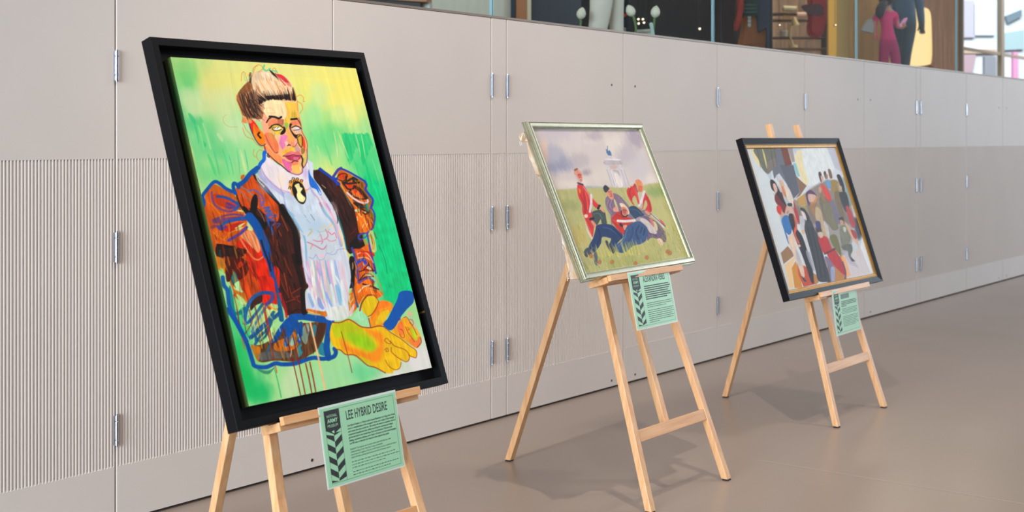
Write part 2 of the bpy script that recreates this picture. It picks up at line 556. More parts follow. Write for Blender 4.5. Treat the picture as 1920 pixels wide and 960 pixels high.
class Picture:
    def __init__(self, O, u, v, w, h, nx, ny, base):
        self.nx, self.ny = nx, ny
        self.su, self.sv = np.meshgrid(np.linspace(0, 1, nx), np.linspace(0, 1, ny))
        self.P = O + self.su[..., None] * u * w + self.sv[..., None] * v * h
        self.X, self.Y = px_of(self.P)
        self.w, self.h = w, h
        self.c = np.empty((ny, nx, 3))
        self.c[:] = base
        self.crop = (0, 0, 1.0)
        self.soft = 0.7
        self.seed = 1
        self.vmul = 0.7

    def at(self, x0, y0, s):
        self.crop = (x0, y0, s)

    def px(self, pts):
        x0, y0, s = self.crop
        return np.array([(x0 + a / s, y0 + b / s) for a, b in pts])

    def _box(self, q, pad):
        m = (self.X > q[:, 0].min() - pad) & (self.X < q[:, 0].max() + pad) & (self.Y > q[:, 1].min() - pad) & (self.Y < q[:, 1].max() + pad)
        return np.nonzero(m)

    def _blend(self, ii, a, col, vary):
        self.seed += 1
        c = np.array(col, float)
        vary = vary * self.vmul
        if vary:
            n = vnoise(self.su[ii] * self.w * 260 + self.seed * 7.1, self.sv[ii] * self.h * 28, self.seed) - 0.5
            n2 = vnoise(self.su[ii] * self.w * 60, self.sv[ii] * self.h * 60 + self.seed, self.seed + 3) - 0.5
            c = np.clip(c * (1 + vary * (1.3 * n + n2))[:, None], 0, 255)
        self.c[ii] = self.c[ii] * (1 - a[:, None]) + c * a[:, None]

    def poly(self, col, pts, a=1.0, smooth=True, soft=None, vary=0.16, raw=False):
        q = np.array(pts, float) if raw else self.px(pts)
        if smooth and len(q) > 3:
            q = spline(q, True, 4)
        soft = soft or self.soft
        ii = self._box(q, soft * 2 + 1)
        if len(ii[0]) == 0:
            return
        x, y = self.X[ii], self.Y[ii]
        d2 = np.full(x.shape, 1e9)
        ins = np.zeros(x.shape, bool)
        for (ax, ay), (bx, by) in zip(q, np.roll(q, -1, 0)):
            dx, dy = bx - ax, by - ay
            L = dx * dx + dy * dy + 1e-9
            t = np.clip(((x - ax) * dx + (y - ay) * dy) / L, 0, 1)
            d2 = np.minimum(d2, (x - ax - t * dx) ** 2 + (y - ay - t * dy) ** 2)
            if ay != by:
                cr = ((ay > y) != (by > y)) & (x < dx * (y - ay) / (by - ay) + ax)
                ins ^= cr
        sd = np.sqrt(d2) * np.where(ins, -1, 1)
        self._blend(ii, np.clip(0.5 - sd / (2 * soft), 0, 1) * a, col, vary)

    def line(self, col, w, pts, a=1.0, smooth=True, taper=0, soft=None, vary=0.12, raw=False):
        """w in crop pixels; taper 1 = both ends thin, 2 = thin at the end"""
        s = 1.0 if raw else self.crop[2]
        q = np.array(pts, float) if raw else self.px(pts)
        if smooth and len(q) > 2:
            q = spline(q, False, 5)
        w = w / s / 2
        soft = soft or self.soft
        ii = self._box(q, w + soft * 2)
        if len(ii[0]) == 0:
            return
        x, y = self.X[ii], self.Y[ii]
        sd = np.full(x.shape, 1e9)
        n = len(q) - 1
        for k in range(n):
            (ax, ay), (bx, by) = q[k], q[k + 1]
            dx, dy = bx - ax, by - ay
            L = dx * dx + dy * dy + 1e-9
            t = np.clip(((x - ax) * dx + (y - ay) * dy) / L, 0, 1)
            f = (k + t) / n
            ww = w
            if taper == 1:
                ww = w * (0.25 + 0.75 * np.sqrt(np.clip(4 * f * (1 - f), 0, 1)))
            elif taper == 2:
                ww = w * (1 - 0.8 * f)
            sd = np.minimum(sd, np.sqrt((x - ax - t * dx) ** 2 + (y - ay - t * dy) ** 2) - ww)
        self._blend(ii, np.clip(0.5 - sd / (2 * soft), 0, 1) * a, col, vary)

    def lines(self, col, w, many, **k):
        for p in many:
            self.line(col, w, p, **k)

    def wash(self, col, cx, cy, rx, ry, a=1.0, rag=0.35, raw=True):
        if not raw:
            (cx, cy), = self.px([(cx, cy)])
            rx, ry = rx / self.crop[2], ry / self.crop[2]
        self.seed += 1
        dx, dy = (self.X - cx) / rx, (self.Y - cy) / ry
        r = np.sqrt(dx * dx + dy * dy)
        n = vnoise(self.su * self.w * 22, self.sv * self.h * 14, self.seed) * 0.7 + vnoise(self.su * self.w * 90, self.sv * self.h * 50, self.seed + 1) * 0.3
        f = np.clip(1.25 - r - rag * (n - 0.5) * 2, 0, 1)
        f = (f * f * (3 - 2 * f)) * a
        self.c = self.c * (1 - f[..., None]) + np.array(col, float) * f[..., None]

    def build(self, name, mat, parent, gain=1.0):
        ny, nx = self.ny, self.nx
        me = bpy.data.meshes.new(name)
        idx = np.arange(nx * ny).reshape(ny, nx)
        f = np.stack([idx[:-1, :-1], idx[:-1, 1:], idx[1:, 1:], idx[1:, :-1]], -1).reshape(-1, 4)
        me.vertices.add(nx * ny)
        me.vertices.foreach_set('co', self.P.reshape(-1).astype(np.float32))
        me.loops.add(f.size)
        me.loops.foreach_set('vertex_index', f.reshape(-1).astype(np.int32))
        me.polygons.add(len(f))
        me.polygons.foreach_set('loop_start', np.arange(0, f.size, 4, dtype=np.int32))
        me.update(calc_edges=True)
        c = np.clip(self.c / 255.0 * gain, 0, 1)
        l = np.where(c <= 0.04045, c / 12.92, ((c + 0.055) / 1.055) ** 2.4)
        rgba = np.concatenate([l.reshape(-1, 3), np.ones((nx * ny, 1))], 1).astype(np.float32)
        at = me.color_attributes.new('paint', 'FLOAT_COLOR', 'POINT')
        at.data.foreach_set('color', rgba.reshape(-1))
        return link(name, me, mat, parent)


def paint_material(name, rough, bump):
    m = bpy.data.materials.new(name)
    m.use_nodes = True
    nt = m.node_tree
    b = nt.nodes['Principled BSDF']
    a = nt.nodes.new('ShaderNodeVertexColor')
    a.layer_name = 'paint'
    nt.links.new(a.outputs['Color'], b.inputs['Base Color'])
    b.inputs['Roughness'].default_value = rough
    b.inputs['Specular IOR Level'].default_value = 0.12
    tc = nt.nodes.new('ShaderNodeTexCoord')
    nz = nt.nodes.new('ShaderNodeTexNoise')
    nz.inputs['Scale'].default_value = 420
    nt.links.new(tc.outputs['Object'], nz.inputs['Vector'])
    bp = nt.nodes.new('ShaderNodeBump')
    bp.inputs['Strength'].default_value = bump
    bp.inputs['Distance'].default_value = 0.001
    nt.links.new(nz.outputs['Fac'], bp.inputs['Height'])
    nt.links.new(bp.outputs['Normal'], b.inputs['Normal'])
    return m


M_PAINT = paint_material('acrylic_on_canvas', 0.55, 0.12)
M_OIL = paint_material('oil_on_canvas', 0.5, 0.10)


class Plane:
    """picture plane: bottom-left front corner, leaning back, turned by yaw"""
    def __init__(self, X, Y, Z, w, h, lean, yaw=0.0):
        t, y = math.radians(lean), math.radians(yaw)
        self.u = np.array([math.cos(y), math.sin(y), 0])
        nh = np.array([math.sin(y), -math.cos(y), 0])
        self.v = -nh * math.sin(t) + np.array([0, 0, math.cos(t)])
        self.n = nh * math.cos(t) + np.array([0, 0, math.sin(t)])
        self.O = np.array([X, Y, Z], float)
        self.w, self.h = w, h

    def p(self, a, b, c=0.0):
        return self.O + self.u * a + self.v * b + self.n * c


def rails(pl, profile, mat, parent, names=('bottom_rail', 'right_rail', 'top_rail', 'left_rail'), mats=None, smooth=False):
    """four mitred rails: profile = closed list of (inset from the outer edge, height along the normal)"""
    w, h = pl.w, pl.h
    cor = [lambda i: (i, i), lambda i: (w - i, i), lambda i: (w - i, h - i), lambda i: (i, h - i)]
    out = []
    for k in range(4):
        V, F = [], []
        n = len(profile)
        for end in (k, (k + 1) % 4):
            for i, c in profile:
                a, b = cor[end](i)
                V.append(pl.p(a, b, c))
        mi = []
        for i in range(n):
            j = (i + 1) % n
            F.append((i, j, n + j, n + i))
            mi.append(mats[i] if mats else 0)
        F.append(tuple(range(n))[::-1])
        F.append(tuple(range(n, 2 * n)))
        mi += [0, 0]
        o = mesh(names[k], V, F, mat, parent, mats=mi)
        bm = bmesh.new()
        bm.from_mesh(o.data)
        bmesh.ops.recalc_face_normals(bm, faces=bm.faces)
        bm.to_mesh(o.data)
        bm.free()
        out.append(o)
    return out
# ------------------------------------------------------------------ painting 1: bright portrait in a deep black tray frame
pl1 = Plane(2.1898, 2.500, 0.5857, 0.8064, 1.0357, 19.0, 0.25)
root1 = empty('framed_portrait', tuple(pl1.p(pl1.w / 2, 0, -0.02)))
tag(root1, 'large green and orange portrait of a seated figure in a deep plain black frame', 'painting')
rails(pl1, [(0, -0.037), (0, -0.0012), (0.0012, 0), (0.0215, 0), (0.0225, -0.001), (0.0225, -0.028), (0.0225, -0.037)], M_BLACK, root1)
bm = bmesh.new()
frame_box(bm, pl1.O, pl1.u, pl1.v, pl1.n, 0.02, pl1.w - 0.02, 0.02, pl1.h - 0.02, -0.036, -0.028)
bm_obj('tray', bm, M_BLACK, root1)
MG = 0.0535
pic = Picture(pl1.p(MG, MG, -0.002), pl1.u, pl1.v, pl1.w - 2 * MG, pl1.h - 2 * MG, 440, 620, (160, 220, 142))
w_ = pic.wash
# ground colours of the canvas
for col, cx, cy, rx, ry, a in [
    ((228, 222, 128), 520, 130, 240, 85, .95), ((236, 226, 112), 640, 165, 90, 80, .95), ((226, 218, 125), 400, 155, 60, 50, .9),
    ((206, 220, 130), 330, 120, 40, 30, .8), ((120, 205, 112), 350, 135, 42, 42, .85), ((104, 204, 118), 345, 190, 36, 55, .7),
    ((205, 222, 165), 365, 195, 34, 34, .8), ((196, 222, 160), 352, 178, 20, 20, .6), ((70, 195, 120), 362, 232, 26, 22, .8),
    ((96, 206, 128), 385, 265, 40, 40, .8), ((120, 212, 135), 350, 285, 30, 60, .7), ((92, 206, 128), 420, 285, 38, 32, .75),
    ((196, 224, 168), 440, 240, 34, 40, .8), ((214, 222, 160), 420, 195, 40, 34, .7), ((112, 212, 128), 405, 325, 55, 26, .8),
    ((150, 222, 150), 455, 290, 40, 30, .6), ((150, 220, 148), 590, 215, 26, 40, .8), ((196, 226, 160), 600, 175, 24, 30, .6),
    ((110, 212, 130), 600, 265, 34, 34, .85), ((84, 208, 122), 625, 245, 36, 40, .7), ((170, 224, 130), 640, 310, 40, 20, .7),
    ((226, 232, 150), 640, 215, 30, 30, .7), ((210, 226, 130), 610, 318, 20, 22, .7), ((232, 226, 120), 620, 325, 14, 14, .6),
    ((60, 205, 125), 690, 300, 40, 40, .8), ((30, 200, 118), 700, 370, 50, 70, .95), ((14, 200, 118), 715, 450, 50, 90, 1.0),
    ((20, 196, 116), 735, 530, 36, 60, 1.0), ((150, 222, 160), 695, 560, 24, 60, .9), ((160, 224, 168), 745, 620, 70, 30, .9),
    ((158, 222, 164), 700, 600, 40, 30, .9), ((160, 222, 160), 670, 680, 80, 60, .8), ((96, 208, 140), 680, 700, 40, 22, .7),
    ((224, 222, 216), 790, 670, 60, 52, 1.0), ((226, 224, 218), 760, 715, 50, 24, 1.0), ((160, 220, 160), 600, 720, 60, 40, .9),
    ((198, 222, 170), 545, 715, 22, 40, .8), ((20, 186, 92), 460, 715, 42, 50, 1.0), ((14, 188, 90), 440, 660, 34, 60, .9),
    ((60, 200, 116), 430, 610, 30, 50, .8), ((150, 214, 112), 412, 580, 14, 60, .8), ((140, 208, 104), 395, 470, 14, 60, .8),
    ((190, 214, 120), 370, 360, 14, 40, .5), ((18, 186, 96), 485, 735, 40, 26, .9)]:
    w_(col, cx, cy, rx, ry, a)
# vertical brushing of the ground
_n = vnoise(pic.su * 180, pic.sv * 9, 5) - 0.5
_n2 = vnoise(pic.su * 46, pic.sv * 5, 9) - 0.5
pic.c *= (1 + 0.016 * _n + 0.045 * _n2)[..., None]
L, P, W = pic.line, pic.poly, pic.wash
P((0, 204, 126), [(682, 335), (705, 340), (722, 355), (752, 460), (776, 545), (750, 566), (714, 545), (704, 480), (698, 400)], .9, raw=True, soft=5)
pic.at(560, 110, 3.2)
_r = np.random.default_rng(2)
for k in range(22):
    x = 262 + 7.4 * k
    yb_ = 560 + 50 * math.sin(k * .55) + 26 * _r.random()
    P([(22, 196, 112), (34, 198, 118), (12, 190, 106)][k % 3], [(x - 5, 442 + 14 * _r.random()), (x + 6, 442 + 14 * _r.random()), (x + 30, yb_), (x + 22, yb_ + 12), (x + 16, yb_ - 6)], .7, smooth=False, soft=1.0)
for x0, y0, x1, y1, w, c in [(232, 430, 300, 600, 7, (214, 226, 150)), (340, 450, 372, 590, 10, (170, 224, 150)), (372, 440, 400, 600, 5, (190, 226, 150)),
                             (210, 430, 235, 590, 6, (216, 230, 160)), (300, 590, 345, 760, 5, (120, 218, 140)), (440, 600, 500, 800, 6, (110, 222, 150)),
                             (330, 600, 380, 760, 9, (34, 198, 112)), (395, 610, 440, 780, 16, (16, 196, 114)), (150, 480, 200, 640, 12, (96, 210, 126)),
                             (70, 420, 100, 600, 16, (130, 216, 140)), (110, 520, 150, 650, 10, (176, 224, 140)), (350, 700, 360, 740, 4, (20, 170, 110))]:
    L(c, w, [(x0, y0), ((x0 + x1) / 2 + 2, (y0 + y1) / 2), (x1, y1)], .75, taper=1)
pic.at(300, 90, 4)
for x0, y0, x1, y1, w, c in [(215, 490, 265, 570, 26, (60, 196, 120)), (260, 570, 292, 720, 8, (40, 182, 124)), (325, 700, 340, 740, 16, (44, 196, 116)),
                             (400, 760, 445, 950, 12, (70, 204, 130)), (360, 800, 420, 960, 22, (70, 206, 116)), (470, 760, 520, 950, 9, (60, 196, 134)),
                             (515, 800, 552, 955, 7, (50, 190, 136)), (575, 750, 600, 955, 7, (60, 196, 140)), (632, 760, 662, 920, 7, (50, 184, 130)),
                             (300, 520, 330, 620, 22, (96, 208, 120)), (320, 560, 380, 760, 18, (160, 222, 150)), (285, 580, 330, 760, 16, (130, 218, 130)),
                             (220, 700, 270, 900, 18, (190, 214, 130)), (430, 640, 470, 700, 24, (196, 228, 176)), (600, 760, 640, 930, 22, (206, 226, 160))]:
    L(c, w, [(x0, y0), ((x0 + x1) / 2 + 3, (y0 + y1) / 2), (x1, y1)], .7, taper=1)
L((208, 160, 90), 4, [(580, 592), (520, 590), (480, 560), (475, 520), (500, 500)], .6)
L((226, 196, 90), 5, [(530, 180), (545, 300), (575, 470)], .35)
# pale glass reflection painted as a strip along the top edge
pic.c[-26:] = pic.c[-26:] * .86 + np.array([205, 206, 140]) * .14

# ---- left sleeve
ORG, ORD, BRN, BLK, BLU, PUR, RED = (206, 84, 12), (206, 66, 10), (64, 28, 20), (26, 20, 18), (8, 78, 158), (76, 60, 150), (220, 34, 8)
pic.at(0, 0, 1)
P(ORG, [(402, 345), (389, 357), (384, 368), (385, 380), (379, 391), (378, 401), (384, 409), (386, 426), (391, 440), (395, 458), (402, 472), (405, 483),
        (406, 502), (421, 512), (430, 528), (437, 545), (441, 557), (462, 570), (470, 561), (480, 552), (490, 548), (510, 549), (515, 520), (503, 495),
        (494, 470), (486, 450), (473, 421), (463, 406), (448, 384), (440, 366), (420, 355)], vary=.25)
# ---- jacket front, left of the shirt
P(BRN, [(442, 362), (451, 345), (470, 326), (477, 325), (501, 350), (525, 381), (545, 405), (560, 427), (563, 440), (565, 460), (568, 482), (570, 505),
        (574, 527), (579, 537), (572, 548), (574, 575), (576, 588), (542, 592), (532, 580), (522, 551), (514, 516), (504, 494), (494, 468), (478, 430), (462, 404), (448, 384)], vary=.35)
pic.at(370, 320, 8)
P((208, 76, 10), [(580, 260), (800, 60), (880, 150), (1040, 290), (1190, 480), (1225, 640), (1200, 760), (1080, 720), (1000, 640), (900, 560), (780, 560), (700, 560), (640, 470), (600, 360)], vary=.3)
P((206, 62, 8), [(640, 420), (720, 430), (790, 600), (760, 610), (700, 560)], .8)
P((196, 50, 12), [(250, 350), (400, 370), (560, 460), (590, 540), (440, 560), (300, 500), (230, 420)], .8)
P((190, 30, 12), [(380, 860), (560, 790), (700, 770), (690, 830), (540, 900), (440, 920)], .9)
P((190, 96, 14), [(260, 215), (400, 300), (560, 400), (600, 460), (420, 360), (300, 300), (200, 330)], .6)
for q, w, c in [([(215, 325), (225, 420), (270, 520), (380, 590), (500, 610), (600, 560)], 34, (112, 62, 120)), ([(300, 385), (430, 405), (560, 470), (620, 520)], 40, (20, 80, 168)),
                ([(600, 480), (610, 540), (560, 590)], 40, (20, 82, 165)), ([(440, 490), (520, 520), (560, 545), (480, 560), (440, 540)], 40, (92, 56, 130)),
                ([(235, 740), (400, 680), (540, 655), (680, 670)], 30, (96, 58, 120)), ([(260, 760), (420, 740), (600, 720), (710, 720)], 70, (98, 60, 116)),
                ([(330, 850), (420, 780), (560, 740), (730, 700)], 46, (28, 82, 170)), ([(300, 830), (350, 880), (420, 840)], 40, (70, 62, 150)),
                ([(220, 850), (260, 830)], 50, (130, 60, 70))]:
    L(c, w, q, .9, vary=.2)
P(BLK, [(830, 390), (870, 350), (905, 400), (905, 520), (885, 640), (950, 700), (1045, 780), (1010, 890), (940, 800), (880, 720), (790, 680), (690, 590), (680, 535), (720, 540), (790, 600), (800, 480)])
P(BLK, [(1230, 560), (1290, 520), (1330, 640), (1360, 800), (1290, 700)], .9)
L(BLK, 26, [(850, 40), (900, 140), (1060, 330), (1200, 480), (1300, 560)])
L((20, 96, 140), 22, [(900, 150), (1010, 270), (1150, 400), (1280, 500)], .9)
for q, w, c in [([(770, 300), (850, 290), (940, 350), (1000, 450), (960, 540)], 20, (70, 90, 190)), ([(900, 400), (960, 420), (930, 460), (990, 470), (940, 510), (1000, 520)], 14, (70, 90, 190)),
                ([(1000, 560), (1080, 550), (1020, 610), (1100, 600), (1040, 660), (1120, 640)], 26, (40, 96, 196)), ([(1050, 680), (1190, 670), (1080, 740), (1180, 760), (1130, 820)], 22, (50, 90, 190)),
                ([(1050, 690), (1070, 790), (1120, 890), (1130, 960)], 30, (30, 92, 196)), ([(1170, 800), (1240, 800), (1190, 860)], 14, (70, 80, 170)),
                ([(650, 235), (740, 290), (830, 370)], 16, (120, 130, 150)), ([(620, 280), (700, 360), (790, 450)], 14, (130, 120, 130)), ([(910, 580), (960, 650), (1010, 760)], 12, (150, 110, 110)),
                ([(580, 350), (620, 480), (650, 650)], 10, (90, 60, 20)), ([(660, 350), (690, 470), (700, 530)], 9, (60, 50, 30)), ([(790, 120), (830, 260)], 8, (120, 50, 20)),
                ([(160, 470), (250, 540), (330, 640), (420, 640)], 10, (236, 130, 20)), ([(880, 170), (1000, 320), (1190, 640)], 8, (150, 40, 20))]:
    L(c, w, q, .85)
# pale chips at the sleeve edge
for q in [[(590, 600), (660, 590), (690, 620), (620, 610)], [(580, 890), (650, 850), (690, 850), (620, 900)], [(560, 870), (640, 810), (720, 780), (640, 850)], [(690, 610), (740, 690), (730, 700)],
          [(100, 640), (112, 780), (90, 720)], [(135, 845), (170, 900), (165, 935)], [(760, 730), (820, 820), (830, 900), (770, 900), (740, 830)]]:
    P((206, 222, 140), q, .95)
pic.at(370, 420, 8)
P((210, 36, 6), [(640, 230), (760, 240), (900, 300), (960, 400), (1040, 560), (1090, 760), (1130, 960), (640, 960), (760, 760), (740, 520), (700, 380), (560, 330)], vary=.35)
P((196, 70, 10), [(620, 830), (760, 740), (860, 960), (640, 960)], .8)
P((140, 60, 20), [(820, 380), (850, 420), (900, 960), (880, 960)], .6)
P((230, 136, 84), [(650, 170), (740, 100), (820, 110), (900, 200), (940, 330), (940, 400), (905, 430), (850, 370), (700, 240)], .95, vary=.3)
L((238, 140, 90), 24, [(650, 230), (740, 380), (840, 510), (920, 535), (1000, 480)], .85)
for q in [[(700, 130), (760, 260), (830, 360)], [(780, 120), (850, 260), (900, 400)], [(830, 110), (900, 240), (930, 360)]]:
    L((246, 196, 160), 10, q, .6)
    L((150, 60, 40), 6, [(a + 22, b) for a, b in q], .5)
P((44, 26, 18), [(275, 350), (330, 300), (480, 320), (640, 360), (740, 390), (690, 480), (560, 520), (420, 510), (290, 480)], vary=.4)
L(BLK, 32, [(300, 310), (420, 335), (560, 345)])
P((70, 22, 12), [(420, 510), (640, 500), (720, 540), (780, 590), (750, 740), (620, 840), (560, 690), (500, 840), (440, 860), (420, 700)], vary=.4)
P((206, 50, 10), [(590, 640), (640, 560), (700, 590), (690, 620), (590, 680)])
L((90, 20, 12), 44, [(560, 720), (600, 580), (660, 545), (720, 600)], .9)
P((0, 128, 128), [(555, 710), (605, 850), (545, 920), (505, 860), (520, 780)])
P((214, 120, 12), [(280, 500), (350, 510), (400, 550), (420, 640), (400, 720), (290, 640)], vary=.25)
P((150, 216, 110), [(345, 660), (390, 680), (400, 740), (340, 690)], .9)
P((150, 216, 110), [(300, 690), (370, 770), (380, 900), (390, 960), (310, 960), (280, 800)], .9)
P((120, 222, 110), [(560, 890), (630, 860), (640, 960), (560, 960)], .95)
P((150, 212, 108), [(180, 110), (215, 240), (240, 400), (260, 560), (240, 560), (200, 400), (170, 250)], .8)
for q in [[(230, 120), (320, 200), (420, 250)], [(400, 230), (450, 170)], [(310, 90), (315, 160)], [(560, 100), (660, 40)], [(480, 140), (620, 60)]]:
    L((238, 170, 40), 8, q, .7)
L(PUR, 44, [(470, 245), (570, 190), (650, 140), (740, 50)], .95)
L((20, 40, 50), 12, [(410, 510), (430, 620), (450, 660)])
L((40, 120, 150), 10, [(335, 390), (350, 520), (365, 640)], .6)
# long blue line from the shoulder down the arm
L(BLU, 130, [(780, -110), (880, 20), (960, 180), (1010, 300), (1050, 460)], taper=0)
L((20, 70, 150), 70, [(1030, 420), (1090, 620), (1140, 800), (1180, 980)])
L((30, 20, 24), 30, [(960, 250), (1000, 390), (1080, 600), (1100, 700)], .8)
P(RED, [(1150, 640), (1230, 690), (1230, 960), (1180, 860)], .95)
pic.at(400, 520, 8)
L((20, 70, 150), 70, [(890, -10), (940, 150), (970, 280)])
L((16, 88, 140), 60, [(960, 260), (990, 400), (1020, 560), (1030, 640)], .95)
L((210, 30, 40), 40, [(1000, 250), (1050, 380), (1080, 480), (1100, 590)], .9)
P(RED, [(640, 0), (880, 0), (930, 200), (960, 400), (860, 390), (800, 420), (740, 400), (690, 260), (640, 180)], vary=.35)
P((196, 66, 10), [(420, 30), (640, 0), (700, 240), (560, 330), (480, 300), (420, 180)], vary=.4)
P((176, 226, 150), [(320, 100), (390, 60), (420, 180), (450, 220), (380, 230), (310, 170)])
P((206, 112, 20), [(305, 180), (400, 220), (480, 240), (520, 360), (460, 420), (380, 300)], vary=.3)
P((180, 226, 140), [(345, 250), (440, 310), (500, 400), (420, 400)], .9)
P((120, 222, 130), [(310, 280), (380, 360), (420, 450), (350, 480), (320, 400)], .9)
P((64, 30, 24), [(560, 380), (640, 290), (730, 260), (730, 370), (640, 420), (560, 500)])
P((60, 212, 120), [(330, 560), (460, 560), (480, 700), (560, 740), (560, 900), (460, 860), (380, 700)], .9)
P((186, 212, 130), [(640, 480), (740, 430), (860, 400), (960, 420), (960, 520), (900, 620), (760, 700), (640, 860), (560, 940), (560, 760)], .9, vary=.3)
P((166, 222, 140), [(780, 640), (900, 600), (960, 620), (880, 800), (860, 940), (700, 960), (660, 900)], .9, vary=.2)
P((0, 116, 120), [(250, 120), (300, 300), (340, 520), (460, 440), (480, 520), (340, 570), (250, 420), (220, 250)], .8)
for q, w, c in [([(140, 0), (160, 120), (210, 200), (240, 420), (310, 580), (420, 800), (500, 960)], 62, BLU), ([(880, 240), (760, 230), (640, 270), (560, 350), (510, 450), (480, 560), (470, 690)], 56, (20, 84, 156)),
                ([(890, 250), (880, 330), (800, 410)], 60, (70, 74, 146)), ([(740, 400), (640, 540), (520, 680)], 44, (10, 100, 140)), ([(480, 700), (560, 650), (620, 560)], 40, (20, 90, 150)),
                ([(560, 900), (700, 760), (860, 640), (980, 560)], 56, (24, 84, 140)), ([(900, 520), (820, 640), (700, 760), (640, 860), (640, 960)], 40, (10, 86, 130)),
                ([(780, 460), (700, 580), (620, 720), (580, 820)], 40, (60, 120, 150)), ([(860, 700), (800, 860), (700, 960)], 34, (20, 90, 110)), ([(340, 540), (440, 500), (490, 450)], 30, (0, 118, 110)),
                ([(600, 860), (700, 860), (780, 700)], 14, (212, 150, 40)), ([(860, 600), (960, 590)], 20, (220, 150, 40)), ([(840, 420), (900, 470), (960, 480)], 26, (226, 150, 30)), ([(820, 450), (850, 470)], 40, (190, 60, 20))]:
    L(c, w, q, .9, vary=.25)
for q in [[(305, 260), (340, 400), (370, 560), (390, 700)], [(540, 490), (560, 580), (580, 670), (480, 850)], [(620, 410), (660, 560), (690, 720)], [(430, 60), (480, 220), (520, 360)],
          [(740, 400), (780, 600), (800, 760), (850, 960)], [(770, 430), (800, 620), (840, 760), (880, 960)]]:
    L((160, 20, 14), 13, q, .9)
# ---- cuff block
pic.at(420, 580, 5.818)
P((96, 60, 30), [(330, 410), (420, 380), (560, 300), (660, 180), (760, 130), (880, 150), (1120, 140), (1090, 300), (1020, 440), (900, 520), (780, 570), (560, 560), (380, 570)], vary=.5)
P((196, 116, 20), [(290, 390), (350, 400), (400, 420), (380, 560), (350, 540)], .95)
P((206, 104, 14), [(560, 360), (700, 300), (760, 240), (800, 330), (800, 400), (720, 450), (560, 450)], .9, vary=.4)
P((130, 190, 180), [(740, 310), (770, 340), (750, 400), (720, 380)], .9)
P((140, 196, 190), [(870, 180), (930, 170), (900, 380), (840, 300)], .6)
P((40, 146, 160), [(790, 440), (840, 380), (860, 470), (800, 530)], .8)
P((24, 120, 146), [(1030, 420), (1080, 360), (1120, 500), (1040, 490)], .9)
P((40, 130, 160), [(970, 180), (1010, 180), (1000, 290), (960, 290)], .8)
P((70, 36, 20), [(1030, 150), (1110, 140), (1080, 300), (1020, 380), (1000, 300)], .8)
P((96, 110, 120), [(560, 460), (700, 470), (760, 520), (560, 540), (400, 560), (380, 480)], .55, vary=.4)
for q, w, c in [([(40, 0), (120, 120), (190, 250), (260, 400), (310, 560), (340, 620), (460, 630), (560, 590), (640, 600), (780, 590), (960, 530), (1080, 540), (1190, 520), (1220, 470), (1205, 430)], 46, BLU),
                ([(740, 90), (860, 80), (1000, 100), (1170, 120)], 74, BLU), ([(1165, 110), (1140, 260), (1120, 400), (1140, 530)], 68, BLU), ([(700, 120), (620, 220), (550, 340)], 56, BLU),
                ([(740, 110), (700, 220), (680, 380)], 56, BLU), ([(780, 110), (810, 240), (820, 350)], 44, BLU), ([(720, 110), (760, 180), (720, 270)], 40, BLU), ([(840, 150), (840, 280)], 34, BLU), ([(610, 0), (620, 60), (625, 110)], 50, (10, 90, 140)),
                ([(600, 40), (480, 150), (380, 240), (300, 310)], 34, (24, 84, 140)), ([(540, 30), (500, 180), (400, 290), (340, 380)], 30, (30, 96, 130)), ([(520, 340), (490, 420), (460, 480)], 24, (40, 90, 110))]:
    L(c, w, q, 1, vary=.16)
P((30, 110, 90), [(360, 650), (480, 670), (560, 620), (500, 700), (430, 700)], .7)
for x0, y0, x1, y1, w, c in [(640, 200, 720, 440, 8, (110, 14, 10)), (710, 400, 840, 960, 11, (130, 14, 12)), (750, 280, 890, 945, 12, (150, 14, 10)), (890, 590, 962, 935, 13, (150, 16, 10)), (935, 575, 1005, 925, 13, (150, 16, 10)),
                             (940, 140, 1110, 905, 19, (246, 190, 130)), (440, 30, 545, 560, 9, (180, 30, 14)), (560, 620, 575, 690, 10, (230, 70, 20)), (140, 0, 165, 150, 8, (150, 20, 14)), (195, 310, 225, 430, 9, (220, 60, 20)),
                             (880, 150, 910, 260, 9, (130, 20, 14)), (850, 400, 890, 540, 9, (110, 30, 14)), (550, 640, 625, 960, 9, (20, 160, 100)), (450, 10, 520, 350, 9, (190, 40, 20))]:
    L(c, w, [(x0, y0), ((x0 + x1) / 2 + 3, (y0 + y1) / 2), (x1, y1)], .95, vary=.1)
L((140, 20, 20), 10, [(840, 955), (900, 945), (1000, 925), (1280, 880)], .7)
# ---- right sleeve and jacket front
pic.at(0, 0, 1)
P((52, 24, 20), [(576, 300), (586, 318), (605, 318), (620, 336), (634, 344), (640, 352), (654, 372), (668, 395), (676, 425), (682, 450), (684, 462), (668, 470), (656, 476), (648, 466),
                 (643, 445), (636, 420), (628, 395), (618, 380), (600, 352), (586, 330)], vary=.35)
P((216, 96, 10), [(632, 332), (640, 318), (662, 330), (683, 342), (689, 352), (690, 368), (700, 380), (697, 398), (702, 414), (701, 428), (690, 440), (694, 452), (702, 470), (702, 478), (690, 520),
                  (712, 545), (718, 552), (705, 560), (690, 556), (680, 560), (668, 580), (655, 590), (650, 585), (660, 540), (655, 500), (672, 470), (690, 455), (684, 435), (670, 400), (652, 370), (638, 348)], vary=.35)
pic.at(600, 300, 10.667)
P((206, 60, 8), [(400, 250), (540, 270), (540, 350), (440, 380), (370, 340)], vary=.3)
P((222, 60, 8), [(500, 490), (660, 480), (660, 560), (580, 580)], vary=.3)
P((206, 66, 12), [(620, 600), (700, 560), (800, 640), (840, 740), (760, 740), (660, 670)], vary=.3)
P((150, 96, 14), [(650, 350), (800, 400), (880, 480), (900, 600), (1010, 720), (1030, 900), (980, 900), (860, 640), (740, 500)], .9)
P((216, 110, 20), [(420, 210), (500, 210), (640, 320), (600, 370), (540, 280)], .9)
